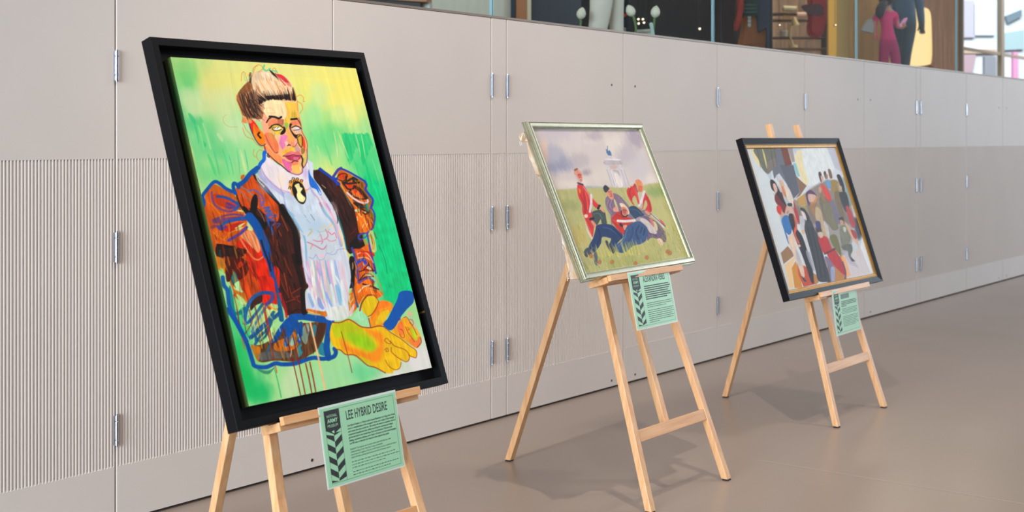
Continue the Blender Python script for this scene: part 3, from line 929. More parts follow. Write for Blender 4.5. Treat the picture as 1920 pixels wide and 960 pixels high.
for q, w, c in [([(340, 370), (380, 300), (480, 270), (545, 300), (520, 390), (440, 420), (370, 390)], 20, (60, 30, 14)), ([(460, 450), (560, 470), (700, 460), (780, 450)], 40, (40, 26, 20)),
                ([(470, 470), (600, 390), (680, 360), (740, 400)], 44, (40, 30, 24)), ([(480, 490), (560, 580), (640, 580), (700, 530)], 34, (34, 24, 20)), ([(690, 530), (800, 600), (880, 700), (930, 760)], 64, (46, 28, 20)),
                ([(590, 640), (700, 740), (820, 780), (930, 770)], 34, (40, 26, 18)), ([(600, 620), (680, 560)], 26, (50, 30, 20)), ([(520, 330), (520, 400)], 34, (40, 26, 20)), ([(660, 360), (680, 460)], 50, (40, 30, 26))]:
    L(c, w, q, .95)
L((226, 210, 230), 34, [(540, 650), (660, 760), (800, 840), (920, 860), (960, 830), (950, 800)], .95)
for q, w, c in [([(400, 440), (470, 580), (540, 700), (640, 860)], 26, (240, 160, 60)), ([(450, 590), (560, 780), (640, 950)], 18, (70, 90, 80)), ([(420, 530), (500, 680), (600, 900)], 10, (150, 120, 80))]:
    L(c, w, q, .85)
P((36, 22, 20), [(650, 780), (760, 850), (900, 900), (930, 960), (800, 960), (700, 870)], .9)
L((230, 110, 20), 12, [(650, 800), (760, 880), (900, 960)], .8)
for q, w, c in [([(0, 180), (60, 230), (160, 300), (250, 370), (330, 380)], 60, (20, 60, 170)), ([(240, 370), (290, 300), (360, 200), (420, 165)], 56, (70, 60, 150)), ([(420, 170), (560, 230), (720, 320), (840, 390), (900, 430)], 38, (36, 52, 160)),
                ([(890, 420), (930, 500), (910, 580), (960, 660), (1050, 780), (1050, 860), (1020, 960)], 44, (40, 60, 170)), ([(270, 370), (330, 440), (380, 480)], 60, (40, 60, 160)), ([(250, 370), (330, 500)], 40, (30, 60, 170))]:
    L(c, w, q, 1)
P((52, 26, 26), [(0, 250), (60, 260), (240, 400), (330, 520), (300, 620), (200, 700), (80, 560), (0, 470)], .9, vary=.4)
for q in [[(0, 500), (100, 640), (230, 820)], [(0, 560), (80, 720), (220, 840)], [(40, 500), (120, 620), (260, 820)]]:
    L((24, 20, 22), 20, q)
L((226, 180, 120), 12, [(40, 500), (110, 560)], .9)
pic.at(620, 380, 10.667)
P((240, 104, 6), [(470, 50), (600, 130), (720, 260), (780, 330), (800, 460), (760, 560), (600, 610), (560, 560), (520, 330), (480, 160)], .9, vary=.3)
P((140, 96, 10), [(770, 140), (860, 240), (870, 360), (820, 440), (780, 300)], .95)
P((206, 226, 170), [(480, 140), (560, 130), (570, 180), (500, 180)], .95)
for q in [[(560, 220), (620, 290)], [(690, 400), (620, 510)], [(530, 280), (540, 350)], [(740, 420), (700, 500)]]:
    L((250, 220, 160), 18, q, .8)
for q, w in [([(470, 10), (600, 110), (740, 190)], 34), ([(500, 0), (640, 70), (770, 160)], 26), ([(640, 200), (700, 230), (770, 200)], 26), ([(760, 170), (770, 260)], 30), ([(460, 0), (560, 110)], 16)]:
    L((30, 32, 30), w, q, .95)
P((0, 130, 110), [(690, 30), (740, 20), (770, 130), (740, 180), (700, 120)], .9)
P((222, 226, 170), [(660, 180), (710, 180), (700, 210)], .9)
for q, w in [([(800, 90), (860, 180), (885, 300), (850, 480), (760, 590), (640, 620), (570, 650), (560, 710), (600, 740)], 32), ([(730, 630), (770, 800), (810, 960)], 32), ([(600, 735), (680, 700), (720, 660)], 20)]:
    L((60, 66, 176), w, q)
P((196, 216, 130), [(760, 610), (840, 560), (880, 700), (920, 960), (820, 960)], .9)
for q in [[(770, 650), (830, 760), (820, 940)], [(800, 650), (870, 780), (850, 940)], [(690, 740), (740, 860), (760, 960)], [(650, 730), (720, 900)]]:
    L((236, 126, 20), 20, q, .9)
L((214, 220, 170), 12, [(800, 680), (820, 800), (810, 920)], .9)
P(BLK, [(380, 820), (500, 700), (520, 650), (560, 790), (640, 790), (670, 830), (640, 880), (560, 900), (500, 940), (400, 920)])
L((120, 20, 20), 16, [(380, 640), (440, 600), (510, 520)], .7)
L((20, 110, 120), 30, [(140, 280), (200, 440), (250, 620)], .9)
pic.at(640, 460, 8)
P((216, 70, 12), [(160, 60), (300, 60), (440, 130), (480, 260), (520, 330), (480, 400), (300, 380), (250, 280), (190, 160)], .9, vary=.4)
P((236, 110, 10), [(210, 600), (320, 520), (440, 520), (480, 570), (400, 640), (560, 720), (460, 740), (340, 760), (240, 830), (140, 900), (150, 740), (210, 680)], .95, vary=.3)
P((240, 214, 110), [(60, 60), (140, 170), (110, 260), (60, 250), (20, 150)], .9)
P(BLK, [(130, 170), (190, 180), (215, 330), (205, 420), (190, 640), (160, 640), (110, 640), (140, 560), (110, 470), (100, 400), (75, 310), (110, 260)], vary=.4)
for q, w, c in [([(160, 40), (210, 200), (240, 380), (262, 560)], 30, (50, 66, 176)), ([(420, 0), (450, 140), (490, 300), (520, 420)], 28, (50, 62, 176)), ([(230, 260), (330, 210), (360, 260)], 50, (36, 66, 180)),
                ([(260, 390), (280, 330), (340, 290), (420, 290)], 16, (80, 100, 190)), ([(270, 560), (340, 510), (420, 490), (490, 550)], 34, (90, 70, 160)), ([(160, 560), (200, 740), (240, 920)], 18, (40, 60, 100)), ([(230, 860), (250, 920)], 26, (0, 90, 160))]:
    L(c, w, q, .95)
for q in [[(340, 360), (400, 295), (490, 385)], [(270, 395), (360, 365), (490, 385)], [(270, 520), (350, 430), (440, 430), (480, 470), (380, 460)], [(270, 530), (350, 480), (390, 480)], [(320, 575), (440, 610), (560, 660)], [(320, 580), (370, 600)]]:
    L((24, 18, 20), 14, q, smooth=False)
P((226, 210, 190), [(380, 340), (410, 310), (450, 350), (440, 370)], .8)
P((222, 206, 190), [(350, 440), (420, 430), (450, 460), (390, 460)], .8)
for q, w, c in [([(240, 130), (340, 100), (420, 160), (480, 260)], 14, (250, 190, 160)), ([(300, 100), (400, 100), (490, 150)], 20, (190, 20, 14)), ([(250, 190), (360, 180), (430, 220)], 14, (240, 200, 150)),
                ([(440, 400), (540, 520), (610, 660), (620, 770)], 14, (224, 130, 40)), ([(400, 640), (540, 680), (620, 770)], 12, (230, 170, 100)), ([(260, 700), (340, 620), (420, 600)], 20, (226, 220, 190)),
                ([(100, 520), (80, 640), (120, 740), (160, 700)], 20, (230, 116, 20)), ([(160, 760), (110, 860), (100, 960)], 24, (216, 126, 20)), ([(130, 560), (110, 650), (150, 700)], 12, (150, 220, 120)), ([(180, 800), (130, 880), (140, 960)], 12, (160, 226, 150))]:
    L(c, w, q, .9)
L((0, 90, 60), 7, [(560, 0), (620, 120), (670, 280), (690, 440), (720, 630)], .75)
P((20, 196, 114), [(580, 400), (640, 420), (630, 560), (600, 560)], .8, soft=1.5)
P((14, 198, 116), [(660, 430), (980, 400), (985, 540), (870, 740), (790, 660), (720, 620), (690, 560)], .85, soft=2)
# ---- shirt front
pic.at(0, 0, 1)
P((206, 214, 226), [(486, 325), (501, 350), (525, 381), (545, 404), (560, 427), (563, 442), (565, 462), (568, 482), (570, 505), (574, 527), (579, 537), (573, 548), (574, 580), (590, 585), (606, 590),
                    (615, 600), (640, 600), (655, 590), (652, 560), (658, 520), (652, 478), (646, 450), (636, 420), (628, 395), (618, 378), (600, 350), (588, 334), (578, 300)], vary=.10)
W((188, 208, 226), 575, 410, 30, 34, .9)
W((176, 200, 220), 600, 425, 26, 16, .8)
W((196, 206, 214), 605, 460, 34, 30, .8)
W((178, 182, 222), 505, 345, 20, 18, .6)
W((222, 214, 226), 625, 410, 10, 34, .8)
pic.at(520, 380, 8)
for q, w, c in [([(100, 50), (220, 200), (340, 390), (400, 510), (425, 640), (440, 960)], 30, (120, 180, 212)), ([(640, 10), (720, 160), (820, 280), (900, 450), (960, 640)], 40, (130, 176, 206)),
                ([(700, 0), (800, 150), (880, 320), (920, 470), (970, 620)], 30, (236, 170, 196)), ([(830, 0), (890, 150), (930, 320), (1000, 520)], 20, (240, 190, 190)), ([(740, 20), (790, 110)], 24, (150, 150, 220)),
                ([(640, 0), (670, 60)], 20, (214, 110, 130)), ([(110, 0), (140, 80), (260, 200)], 16, (150, 160, 214)), ([(900, 200), (950, 340), (1000, 500), (1040, 700)], 20, (0, 110, 116)), ([(930, 420), (980, 560), (1010, 720)], 22, (244, 226, 130)),
                ([(460, 115), (560, 265)], 7, (60, 76, 90)), ([(370, 140), (430, 220)], 7, (120, 140, 160)), ([(440, 250), (490, 300)], 8, (130, 150, 180)), ([(360, 560), (380, 800), (400, 960)], 34, (216, 206, 226)), ([(340, 430), (400, 480)], 20, (236, 214, 200))]:
    L(c, w, q, .8)
for q, c in [([(450, 590), (560, 640), (680, 700), (740, 640)], (206, 60, 110)), ([(540, 560), (600, 580), (680, 580), (660, 620)], (220, 90, 130)), ([(650, 480), (680, 560), (760, 500), (720, 400)], (226, 90, 120)),
             ([(740, 540), (800, 580), (880, 560)], (230, 110, 120)), ([(760, 430), (820, 480), (860, 450), (890, 530)], (226, 80, 100)), ([(640, 390), (700, 360), (760, 370), (820, 320)], (230, 200, 90)), ([(480, 480), (520, 440)], (226, 190, 70)),
             ([(640, 440), (720, 420), (780, 400)], (170, 190, 140)), ([(480, 400), (520, 410), (460, 500)], (170, 176, 120)), ([(500, 690), (530, 620)], (236, 130, 120)), ([(830, 330), (860, 400)], (240, 210, 130)), ([(600, 420), (640, 460), (620, 520)], (160, 180, 190)),
             ([(740, 620), (740, 760), (840, 720), (850, 620)], (170, 190, 196)), ([(480, 820), (540, 840), (580, 780), (620, 850), (690, 850), (740, 760), (820, 780), (880, 760), (900, 710), (1000, 690)], (150, 160, 214))]:
    L(c, 13, q, .75)
W((240, 190, 206), 660, 800, 70, 34, .8, raw=False)
pic.at(530, 480, 8)
for k, (x0, x1, w, c) in enumerate([(370, 420, 60, (226, 170, 206)), (440, 470, 44, (236, 230, 206)), (480, 520, 40, (176, 176, 180)), (520, 560, 44, (226, 150, 190)), (560, 620, 34, (160, 170, 216)), (600, 650, 50, (236, 196, 196)),
                                     (640, 680, 30, (200, 190, 170)), (680, 740, 56, (232, 170, 206)), (740, 800, 50, (226, 232, 226)), (790, 850, 50, (150, 176, 222)), (840, 900, 46, (220, 200, 220)), (890, 950, 40, (236, 196, 200)), (650, 720, 30, (120, 170, 216))]):
    L(c, w, [(x0 - 10, 60), (x0 + 20, 250), (x1, 450), (x1 + 60, 700)], .8, taper=1)
for q, w, c in [([(390, 560), (440, 700), (460, 770)], 50, (140, 176, 226)), ([(530, 620), (570, 740), (610, 790)], 60, (130, 150, 216)), ([(650, 540), (690, 660), (740, 760)], 40, (130, 166, 226)), ([(800, 430), (840, 560), (870, 740)], 60, (124, 186, 220)),
                ([(590, 560), (600, 640), (660, 780)], 14, (236, 120, 160)), ([(420, 160), (460, 400), (440, 560), (500, 760)], 40, (224, 232, 220)), ([(560, 360), (600, 520), (620, 680)], 36, (206, 232, 196)), ([(720, 420), (760, 580), (780, 760)], 46, (220, 236, 222)),
                ([(880, 360), (900, 560), (920, 760)], 44, (222, 236, 230)), ([(780, 280), (860, 420), (920, 600)], 30, (226, 236, 230))]:
    L(c, w, q, .85, taper=1)
P((222, 226, 216), [(660, 820), (760, 760), (960, 760), (1000, 880), (940, 940), (780, 970), (700, 900)], .9)
P((232, 206, 214), [(980, 890), (1060, 720), (1080, 760), (1030, 900)], .8)
P((160, 226, 176), [(1060, 900), (1180, 780), (1290, 900), (1240, 960), (1060, 960)], .9)
P((206, 110, 20), [(365, 790), (480, 810), (600, 830), (650, 830), (660, 910), (560, 890), (390, 850)], .95, vary=.3)
L((246, 230, 200), 9, [(380, 830), (480, 860), (560, 880)], .9)
L((24, 20, 20), 14, [(120, 860), (240, 800), (360, 860)], .9)
# dark lapel edge
L((24, 16, 16), 70, [(170, 0), (230, 200), (290, 400), (300, 600), (320, 850)], .8, vary=.4)
for q in [[(20, 260), (60, 440), (90, 620)], [(140, 560), (200, 520), (270, 480)], [(100, 460), (150, 620), (250, 600)], [(60, 690), (180, 650), (260, 690)]]:
    L((190, 56, 24), 16, q, .55, vary=.4)
pic.at(520, 380, 8)
L((20, 14, 14), 90, [(70, 60), (160, 240), (260, 420), (290, 620), (330, 900)], .85, vary=.4)
L((40, 22, 18), 60, [(100, 400), (120, 700), (140, 960)], .6, vary=.4)
for q in [[(20, 420), (60, 500)], [(60, 200), (160, 420)], [(0, 560), (10, 640)]]:
    L((200, 76, 20), 16, q, .6)
# ---- neck cloth
pic.at(470, 280, 8)
P((232, 220, 224), [(240, 60), (360, 190), (480, 280), (580, 350), (660, 375), (760, 370), (800, 290), (850, 200), (870, 300), (890, 500), (880, 570), (820, 600), (640, 640), (500, 630), (420, 590), (330, 520),
                    (230, 410), (160, 290), (160, 210), (220, 140)], vary=.07)
W((240, 224, 206), 470, 440, 100, 130, .7, raw=False)
W((196, 176, 222), 820, 360, 60, 110, .85, raw=False)
P((178, 180, 216), [(100, 310), (160, 300), (260, 430), (400, 560), (500, 640), (640, 650), (700, 740), (560, 760), (420, 660), (260, 540), (130, 420)], .85)
P((196, 212, 228), [(520, 650), (700, 700), (900, 620), (1000, 760), (960, 960), (640, 960), (520, 820)], .7)
for q, w, c in [([(160, 280), (220, 400), (330, 520), (440, 600), (580, 645)], 12, (206, 120, 170)), ([(400, 380), (430, 480), (470, 600)], 14, (246, 200, 160)), ([(450, 580), (490, 700), (530, 870)], 12, (130, 150, 214)),
                ([(150, 80), (200, 160), (330, 330)], 8, (240, 190, 220)), ([(920, 630), (1000, 720), (1070, 860)], 22, (206, 140, 160)), ([(890, 570), (960, 690)], 26, (170, 160, 210)), ([(820, 620), (880, 590)], 14, (226, 120, 110)), ([(1060, 720), (1140, 820), (1200, 950)], 16, (230, 150, 190))]:
    L(c, w, q, .7)
P((24, 100, 206), [(870, 300), (900, 390), (960, 470), (1020, 560), (1060, 660), (1040, 690), (980, 600), (900, 560), (870, 440)], .95)
P((236, 222, 224), [(1010, 590), (1060, 660), (1040, 690)], .8)
for q, w in [([(240, 40), (205, 50), (200, 150), (150, 210), (120, 280)], 54)]:
    L((20, 100, 204), w, q)
L((20, 92, 170), 30, [(60, 370), (100, 330)], .9)
L((236, 226, 190), 20, [(80, 380), (110, 460), (200, 560)], .8)
# cameo brooch
P((240, 150, 40), [(570, 540), (600, 470), (680, 440), (770, 470), (790, 540), (830, 620), (820, 680), (640, 700), (600, 620)], .9)
P((26, 22, 20), [(640, 500), (700, 475), (770, 520), (810, 600), (835, 730), (800, 815), (740, 810), (680, 750), (640, 680), (620, 580)])
P((240, 230, 160), [(660, 540), (720, 510), (740, 560), (780, 590), (750, 640), (770, 680), (820, 730), (790, 790), (720, 770), (690, 690), (700, 640), (680, 580)])
for cx, cy in [(590, 580), (600, 490), (640, 445), (700, 450), (765, 475), (660, 490)]:
    L((40, 24, 14), 12, [(cx - 20, cy + 10), (cx - 10, cy - 20), (cx + 18, cy - 10), (cx + 5, cy + 15)], .9)
# ---- head
pic.at(440, 210, 8)
P((246, 176, 122), [(400, -40), (430, -160), (560, -210), (780, -200), (930, -190), (955, -40), (990, 130), (1010, 300), (1065, 400), (1090, 480), (1090, 700), (1060, 800), (1020, 850), (1010, 910), (950, 940), (860, 920), (780, 875), (640, 765), (520, 690),
                    (470, 560), (440, 460), (415, 250), (395, 100)], vary=.06)
P((246, 222, 170), [(430, -40), (470, -170), (600, -205), (760, -180), (780, 40), (740, 110), (600, 60), (480, 80), (430, 40)], .9)
P((240, 190, 70), [(750, -180), (920, -180), (940, 10), (960, 90), (850, 100), (830, 180), (770, 210), (745, 120), (790, 20)], .95)
P((250, 160, 130), [(420, 20), (480, 60), (480, 200), (520, 300), (440, 320)], .8)
P((246, 120, 74), [(440, 330), (560, 320), (650, 470), (655, 600), (610, 620), (500, 500), (455, 430)], .95)
P((250, 140, 80), [(470, 500), (600, 620), (660, 640), (720, 700), (700, 770), (560, 700), (480, 580)], .9)
P((228, 120, 180), [(660, 390), (740, 340), (800, 370), (760, 430), (770, 480), (720, 560), (670, 480)], .95)
P((252, 196, 150), [(600, 350), (680, 340), (670, 460), (640, 440)], .7)
P((228, 100, 160), [(720, 700), (800, 740), (870, 760), (850, 890), (790, 870), (720, 770)], .95)
P((248, 190, 90), [(860, 790), (940, 760), (1000, 820), (990, 900), (920, 910), (860, 860)], .95)
P((246, 120, 90), [(850, 740), (930, 740), (960, 780), (880, 800), (850, 790)], .8)
P((240, 186, 50), [(720, 600), (800, 550), (890, 520), (910, 560), (860, 585), (760, 640), (720, 650)], .95)
P((246, 150, 110), [(780, 250), (830, 300), (880, 370), (940, 430), (935, 490), (890, 525), (820, 505), (770, 500), (745, 440), (800, 400), (790, 330)], .95)
P((250, 170, 70), [(770, 230), (800, 250), (850, 350), (900, 420), (850, 450), (800, 380)], .85)
P((252, 210, 200), [(750, 450), (790, 440), (800, 490), (770, 500)], .8)
P((250, 180, 170), [(900, 400), (945, 440), (930, 490), (900, 470)], .7)
P((196, 150, 160), [(930, 480), (980, 560), (980, 600), (920, 590), (900, 540)], .8)
P((214, 160, 40), [(945, 370), (1000, 350), (1010, 520), (970, 500), (945, 420)], .95)
P((230, 60, 30), [(1015, 360), (1050, 420), (1060, 540), (1030, 530), (1010, 440)], .95)
P((150, 100, 40), [(1000, 540), (1060, 560), (1030, 640), (1000, 620)], .8)
P((222, 190, 90), [(1010, 640), (1080, 620), (1080, 760), (1030, 800), (1010, 720)], .8)
P((120, 190, 60), [(1025, 690), (1050, 690), (1040, 730)], .8)
P((140, 196, 70), [(740, 170), (800, 165), (805, 210), (775, 260), (760, 230)], .85)
for q in [[(525, 320), (530, 390)], [(560, 320), (560, 440)], [(600, 320), (600, 490)]]:
    L((160, 190, 60), 16, q, .8, taper=2)
P((246, 130, 90), [(500, 180), (540, 110), (640, 100), (720, 130), (700, 190), (600, 180), (520, 220)], .9)
P((244, 120, 80), [(840, 150), (940, 130), (970, 180), (880, 200)], .85)
L((236, 190, 120), 10, [(470, 10), (540, 15), (610, 10), (560, -50), (480, -60), (470, 10)], .8)
# eyes
P((230, 196, 60), [(530, 250), (580, 200), (690, 200), (720, 240), (700, 300), (640, 340), (600, 300)], .9)
P((250, 236, 230), [(585, 255), (620, 225), (680, 235), (695, 260), (640, 275)])
P((230, 200, 50), [(600, 285), (690, 275), (690, 320), (640, 335)], .9)
P((26, 18, 20), [(690, 310), (735, 250), (730, 210), (760, 240), (765, 290), (735, 330), (690, 340)])
L((26, 18, 20), 18, [(520, 245), (570, 200), (640, 185), (700, 215), (730, 240)])
for x in (560, 590, 620, 660):
    L((26, 18, 20), 7, [(x, 225), (x - 25, 245)])
L((26, 18, 20), 12, [(560, 255), (600, 280), (660, 275), (700, 260)])
P((26, 18, 20), [(830, 170), (862, 185), (840, 240), (870, 300), (920, 340), (985, 325), (940, 360), (930, 400), (890, 370), (845, 300), (820, 230)])
P((240, 226, 220), [(860, 250), (900, 225), (960, 230), (970, 255), (920, 265)])
L((26, 18, 20), 16, [(855, 235), (910, 210), (960, 222), (1000, 250)])
P((206, 190, 196), [(890, 270), (990, 260), (990, 300), (930, 300)], .8)
L((40, 26, 30), 7, [(880, 275), (930, 270), (995, 250)])
L((26, 18, 20), 30, [(525, 68), (600, 75), (660, 95), (700, 75)])
L((60, 24, 20), 22, [(480, 155), (515, 100), (540, 88)])
for x in (650, 670, 690, 710, 725):
    L((50, 20, 26), 7, [(x, 110), (x + 5, 160), (x - 5, 200)], .8)
L((26, 18, 20), 32, [(850, 110), (930, 103)])
L((26, 18, 20), 12, [(930, 100), (970, 150), (990, 200)])
for k in range(4):
    L((130, 130, 40), 6, [(850, 20 + 18 * k), (920, 10 + 18 * k)], .6)
for x in (870, 900):
    L((130, 130, 40), 6, [(x, -20), (x - 10, 80)], .6)
# nose, lips and outlines
L((20, 14, 14), 14, [(795, 505), (815, 490), (835, 500)])
L((90, 30, 30), 7, [(870, 520), (900, 520), (940, 460)], .8)
P((226, 110, 116), [(725, 660), (780, 615), (850, 585), (900, 602), (950, 585), (985, 620), (1000, 655), (900, 642), (800, 662)])
P((196, 56, 96), [(760, 672), (860, 652), (992, 664), (972, 712), (900, 735), (820, 722)])
P((236, 130, 150), [(880, 680), (960, 680), (940, 715), (880, 715)], .6)
L((40, 10, 20), 10, [(725, 662), (800, 660), (880, 642), (920, 652), (1000, 655)])
for x in (800, 830, 860):
    L((120, 20, 60), 5, [(x, 690), (x + 8, 710)], .8)
L((30, 14, 14), 12, [(855, 760), (890, 735), (950, 740)])
L((24, 16, 16), 20, [(1000, 660), (1020, 720), (1010, 780), (1025, 830)])
L((24, 16, 16), 12, [(940, 380), (1000, 345), (1015, 440), (1005, 530), (960, 480), (940, 400)], .9)
L((120, 70, 130), 14, [(1085, 560), (1090, 700), (1060, 800), (1020, 850), (1015, 905), (950, 942), (860, 920), (790, 885)], .9)
L((206, 50, 40), 12, [(960, 90), (990, 170), (1012, 300), (1065, 400), (1090, 490), (1085, 600)], .9)
L((24, 20, 30), 16, [(490, 620), (560, 690), (640, 760), (700, 800), (790, 880), (840, 905)], .95, taper=1)
L((60, 40, 40), 9, [(460, 350), (520, 480), (580, 580), (620, 615), (650, 600)], .7)
P((250, 246, 240), [(980, 820), (992, 850), (985, 890), (978, 860)], .8)
# ear
P((250, 130, 10), [(210, 130), (250, 112), (300, 150), (380, 260), (432, 330), (456, 470), (430, 500), (380, 490), (330, 430), (270, 320), (232, 220)], vary=.08)
P((232, 30, 20), [(215, 140), (260, 115), (310, 160), (360, 250), (330, 230), (280, 180), (280, 330), (240, 250)], .95)
P((236, 90, 20), [(280, 190), (340, 240), (390, 320), (330, 300)], .8)
L((30, 18, 14), 26, [(370, 310), (350, 340), (390, 390)])
L((40, 44, 96), 14, [(205, 130), (235, 240), (275, 340), (330, 440), (380, 495), (430, 505), (460, 480)])
P((200, 30, 50), [(435, 500), (455, 510), (470, 570), (445, 560)])
L((24, 20, 20), 12, [(500, 620), (490, 660), (520, 680), (500, 630)])
# hair
pic.at(430, 110, 8)
P((226, 196, 156), [(110, 545), (170, 490), (210, 420), (250, 350), (300, 330), (330, 240), (400, 195), (480, 180), (600, 195), (700, 225), (790, 240), (880, 310), (960, 430), (1000, 560), (1008, 660), (940, 645), (850, 650), (740, 630), (600, 615),
                    (525, 660), (505, 800), (480, 950), (300, 900), (210, 870), (150, 720), (115, 610)], vary=.12)
P((132, 72, 34), [(115, 550), (230, 390), (320, 340), (360, 480), (440, 620), (500, 700), (490, 900), (300, 880), (205, 850), (150, 700)], .88, vary=.5)
P((232, 140, 80), [(200, 880), (300, 880), (340, 960), (210, 960)], .9)
P((206, 40, 50), [(700, 235), (790, 245), (880, 330), (930, 420), (880, 400), (800, 320)], .95)
P((244, 224, 190), [(480, 210), (600, 220), (700, 320), (770, 470), (750, 560), (640, 440), (540, 340)], .85)
hr = np.random.default_rng(3)
HAIR = [((200, 110, 50), (236, 150, 80)), ((246, 170, 100), (250, 200, 150)), ((120, 60, 30), (70, 40, 26)), ((240, 130, 50), (250, 160, 90))]
for k in range(150):                       # swept back locks, root line to crown
    f = hr.random()
    root = np.array([150 + 0 * f, 0]) if False else (np.array([500, 800]) * (1 - f) + np.array([620, 600]) * f if f < .3 else np.array([560, 610]) * (1 - (f - .3) / .7) + np.array([1000, 640]) * ((f - .3) / .7))
    tipx = 150 + 700 * f + hr.normal(0, 30)
    tipy = 640 - 900 * f + 620 * f * f + hr.normal(0, 24) if f < .5 else 250 + (f - .5) * 420 + hr.normal(0, 24)
    tip = np.array([tipx, max(tipy, 205 + hr.random() * 40)])
    mid = (root + tip) / 2 + np.array([-40 * (1 - f) - 10, -30 + 60 * (1 - f)])
    cs = [(236, 150, 70), (214, 120, 60), (246, 216, 176), (190, 130, 90), (242, 230, 206), (150, 90, 56)]
    L(cs[k % 6], 7 + hr.random() * 9, [tuple(tip), tuple(mid), tuple(root)], .5, vary=.2, taper=1)
for k in range(150):                       # dark roots along the hairline, swept back
    f = hr.random()
    x = 400 + 600 * f
    y = (690 - 90 * min(f / .3, 1)) + (40 * max(f - .6, 0)) + hr.normal(0, 9)
    dx, dy = -(62 * (1 - f) ** 1.2 + 10), -(28 + 34 * f)
    q = 0.7 + hr.random() * 1.5
    L([(30, 18, 16), (44, 26, 20), (26, 16, 14)][k % 3], 9 + hr.random() * 13, [(x, y), (x + dx * q * .5 + 4, y + dy * q * .6), (x + dx * q, y + dy * q * 1.4)], .85, taper=2)
for k in range(60):                        # pale streaks of the crown
    f = hr.random()
    x, y = 520 + 430 * f + hr.normal(0, 8), 560 - 40 * f
    L([(250, 236, 206), (244, 214, 170), (246, 170, 96), (240, 226, 196)][k % 4], 8 + hr.random() * 8, [(x, y), (x - 60 + 20 * f, y - 120), (x - 130 + 60 * f + hr.normal(0, 10), y - 250 + 90 * f)], .6, taper=1)
for k in range(110):                       # side hair falling to the ear
    f = hr.random()
    a, b = (140 + 260 * f + hr.normal(0, 14), 560 - 60 * f + hr.normal(0, 30)), (270 + 220 * f, 880 - 40 * f + hr.normal(0, 30))
    L([(84, 46, 26), (56, 32, 22), (216, 140, 90), (196, 160, 124), (36, 22, 18), (70, 38, 24), (44, 26, 20)][k % 7], 8 + hr.random() * 8, [a, ((a[0] + b[0]) / 2 - 12, (a[1] + b[1]) / 2), b], .75, taper=1)
for k in range(26):
    x = 330 + 170 * hr.random()
    y = 680 + 240 * hr.random()
    L((36, 22, 20), 10, [(x - 70, y - 70), (x - 20, y - 20), (x + 30, y + 24)], .8, taper=2)
P((30, 20, 16), [(595, 165), (640, 190), (700, 250), (740, 320), (700, 280), (640, 230)])
P((60, 36, 26), [(300, 220), (330, 220), (330, 350), (300, 350)], .8)
L((206, 50, 50), 16, [(690, 220), (780, 330), (840, 400)], .8)
for q in [[(340, 270), (400, 110), (470, 100), (500, 150), (440, 200)], [(180, 330), (190, 220), (230, 210), (270, 340)], [(280, 260), (310, 220), (340, 260)], [(350, 190), (370, 130), (420, 110)], [(650, 160), (680, 140), (710, 190)],
          [(960, 440), (1000, 560), (1020, 680), (1030, 780)], [(110, 550), (110, 620), (150, 720), (200, 870), (190, 950)], [(1010, 570), (1060, 545), (1110, 580), (1110, 640), (1130, 640)], [(1020, 640), (1080, 680), (1100, 750), (1060, 820)]]:
    L((236, 120, 40), 9, q, .85)
L((90, 190, 150), 26, [(525, 100), (510, 150), (560, 180), (610, 150)], .8)
L((90, 190, 150), 22, [(640, 180), (700, 190), (720, 210)], .8)
L((100, 200, 170), 10, [(215, 230), (240, 330), (300, 300), (360, 150)], .7)
pic.at(440, 210, 8)
for q in [[(110, 140), (170, 260), (240, 340), (310, 460), (420, 540)], [(120, 240), (170, 360), (300, 420)], [(430, 580), (370, 570), (330, 630), (340, 700), (380, 740)], [(290, 560), (280, 640), (340, 690)]]:
    L((240, 110, 40), 9, q, .7)
# ---- blue shoulder lines
pic.at(370, 320, 8)
for q, w in [([(80, 560), (100, 470), (80, 380), (150, 280), (250, 170), (330, 190), (430, 270), (560, 330)], 52), ([(570, 340), (540, 250), (550, 190), (610, 220), (620, 250)], 54), ([(610, 220), (700, 160), (800, 40), (900, -40)], 70)]:
    L(BLU, w, q)
P(ORG, [(650, 110), (660, 70), (700, 60), (710, 80), (670, 140)])
P(BLU, [(740, 680), (810, 740), (900, 840), (960, 960), (900, 960), (840, 830), (770, 730)])
# ---- hands
pic.at(610, 550, 6.4)
YEL, YO = (240, 190, 10), (246, 130, 20)
P((226, 190, 10), [(440, 60), (520, 20), (580, 30), (640, 90), (610, 170), (580, 230), (520, 280), (440, 200)], vary=.14)
P((244, 150, 20), [(640, 100), (720, 85), (800, 120), (810, 180), (740, 280), (700, 380), (560, 400), (530, 300), (600, 200)], vary=.12)
P((248, 120, 20), [(640, 110), (720, 95), (780, 130), (720, 170), (640, 190), (560, 320), (560, 260)], .85)
P((236, 200, 20), [(660, 240), (760, 200), (740, 290), (690, 350), (600, 370)], .8)
P(YEL, [(90, 350), (180, 345), (270, 310), (330, 335), (420, 390), (540, 410), (640, 390), (700, 395), (780, 460), (880, 520), (960, 580), (1040, 650), (1095, 690), (1090, 760), (1060, 770), (1010, 770), (1000, 810), (960, 815), (910, 800), (905, 860),
        (870, 915), (820, 930), (800, 960), (720, 950), (600, 890), (500, 850), (360, 750), (260, 740), (130, 660), (75, 600), (55, 520), (60, 430)], vary=.14)
P((170, 200, 10), [(90, 380), (270, 340), (440, 430), (560, 540), (610, 640), (560, 700), (400, 640), (240, 560), (120, 520)], .75, soft=4)
P((140, 206, 10), [(260, 480), (420, 500), (560, 580), (590, 660), (520, 680), (360, 620)], .7, soft=4)
P((248, 120, 20), [(180, 540), (300, 640), (440, 690), (520, 720), (640, 640), (600, 540), (480, 440), (620, 450), (700, 520), (680, 760), (600, 830), (460, 780), (300, 720), (210, 660)], .7, soft=4)
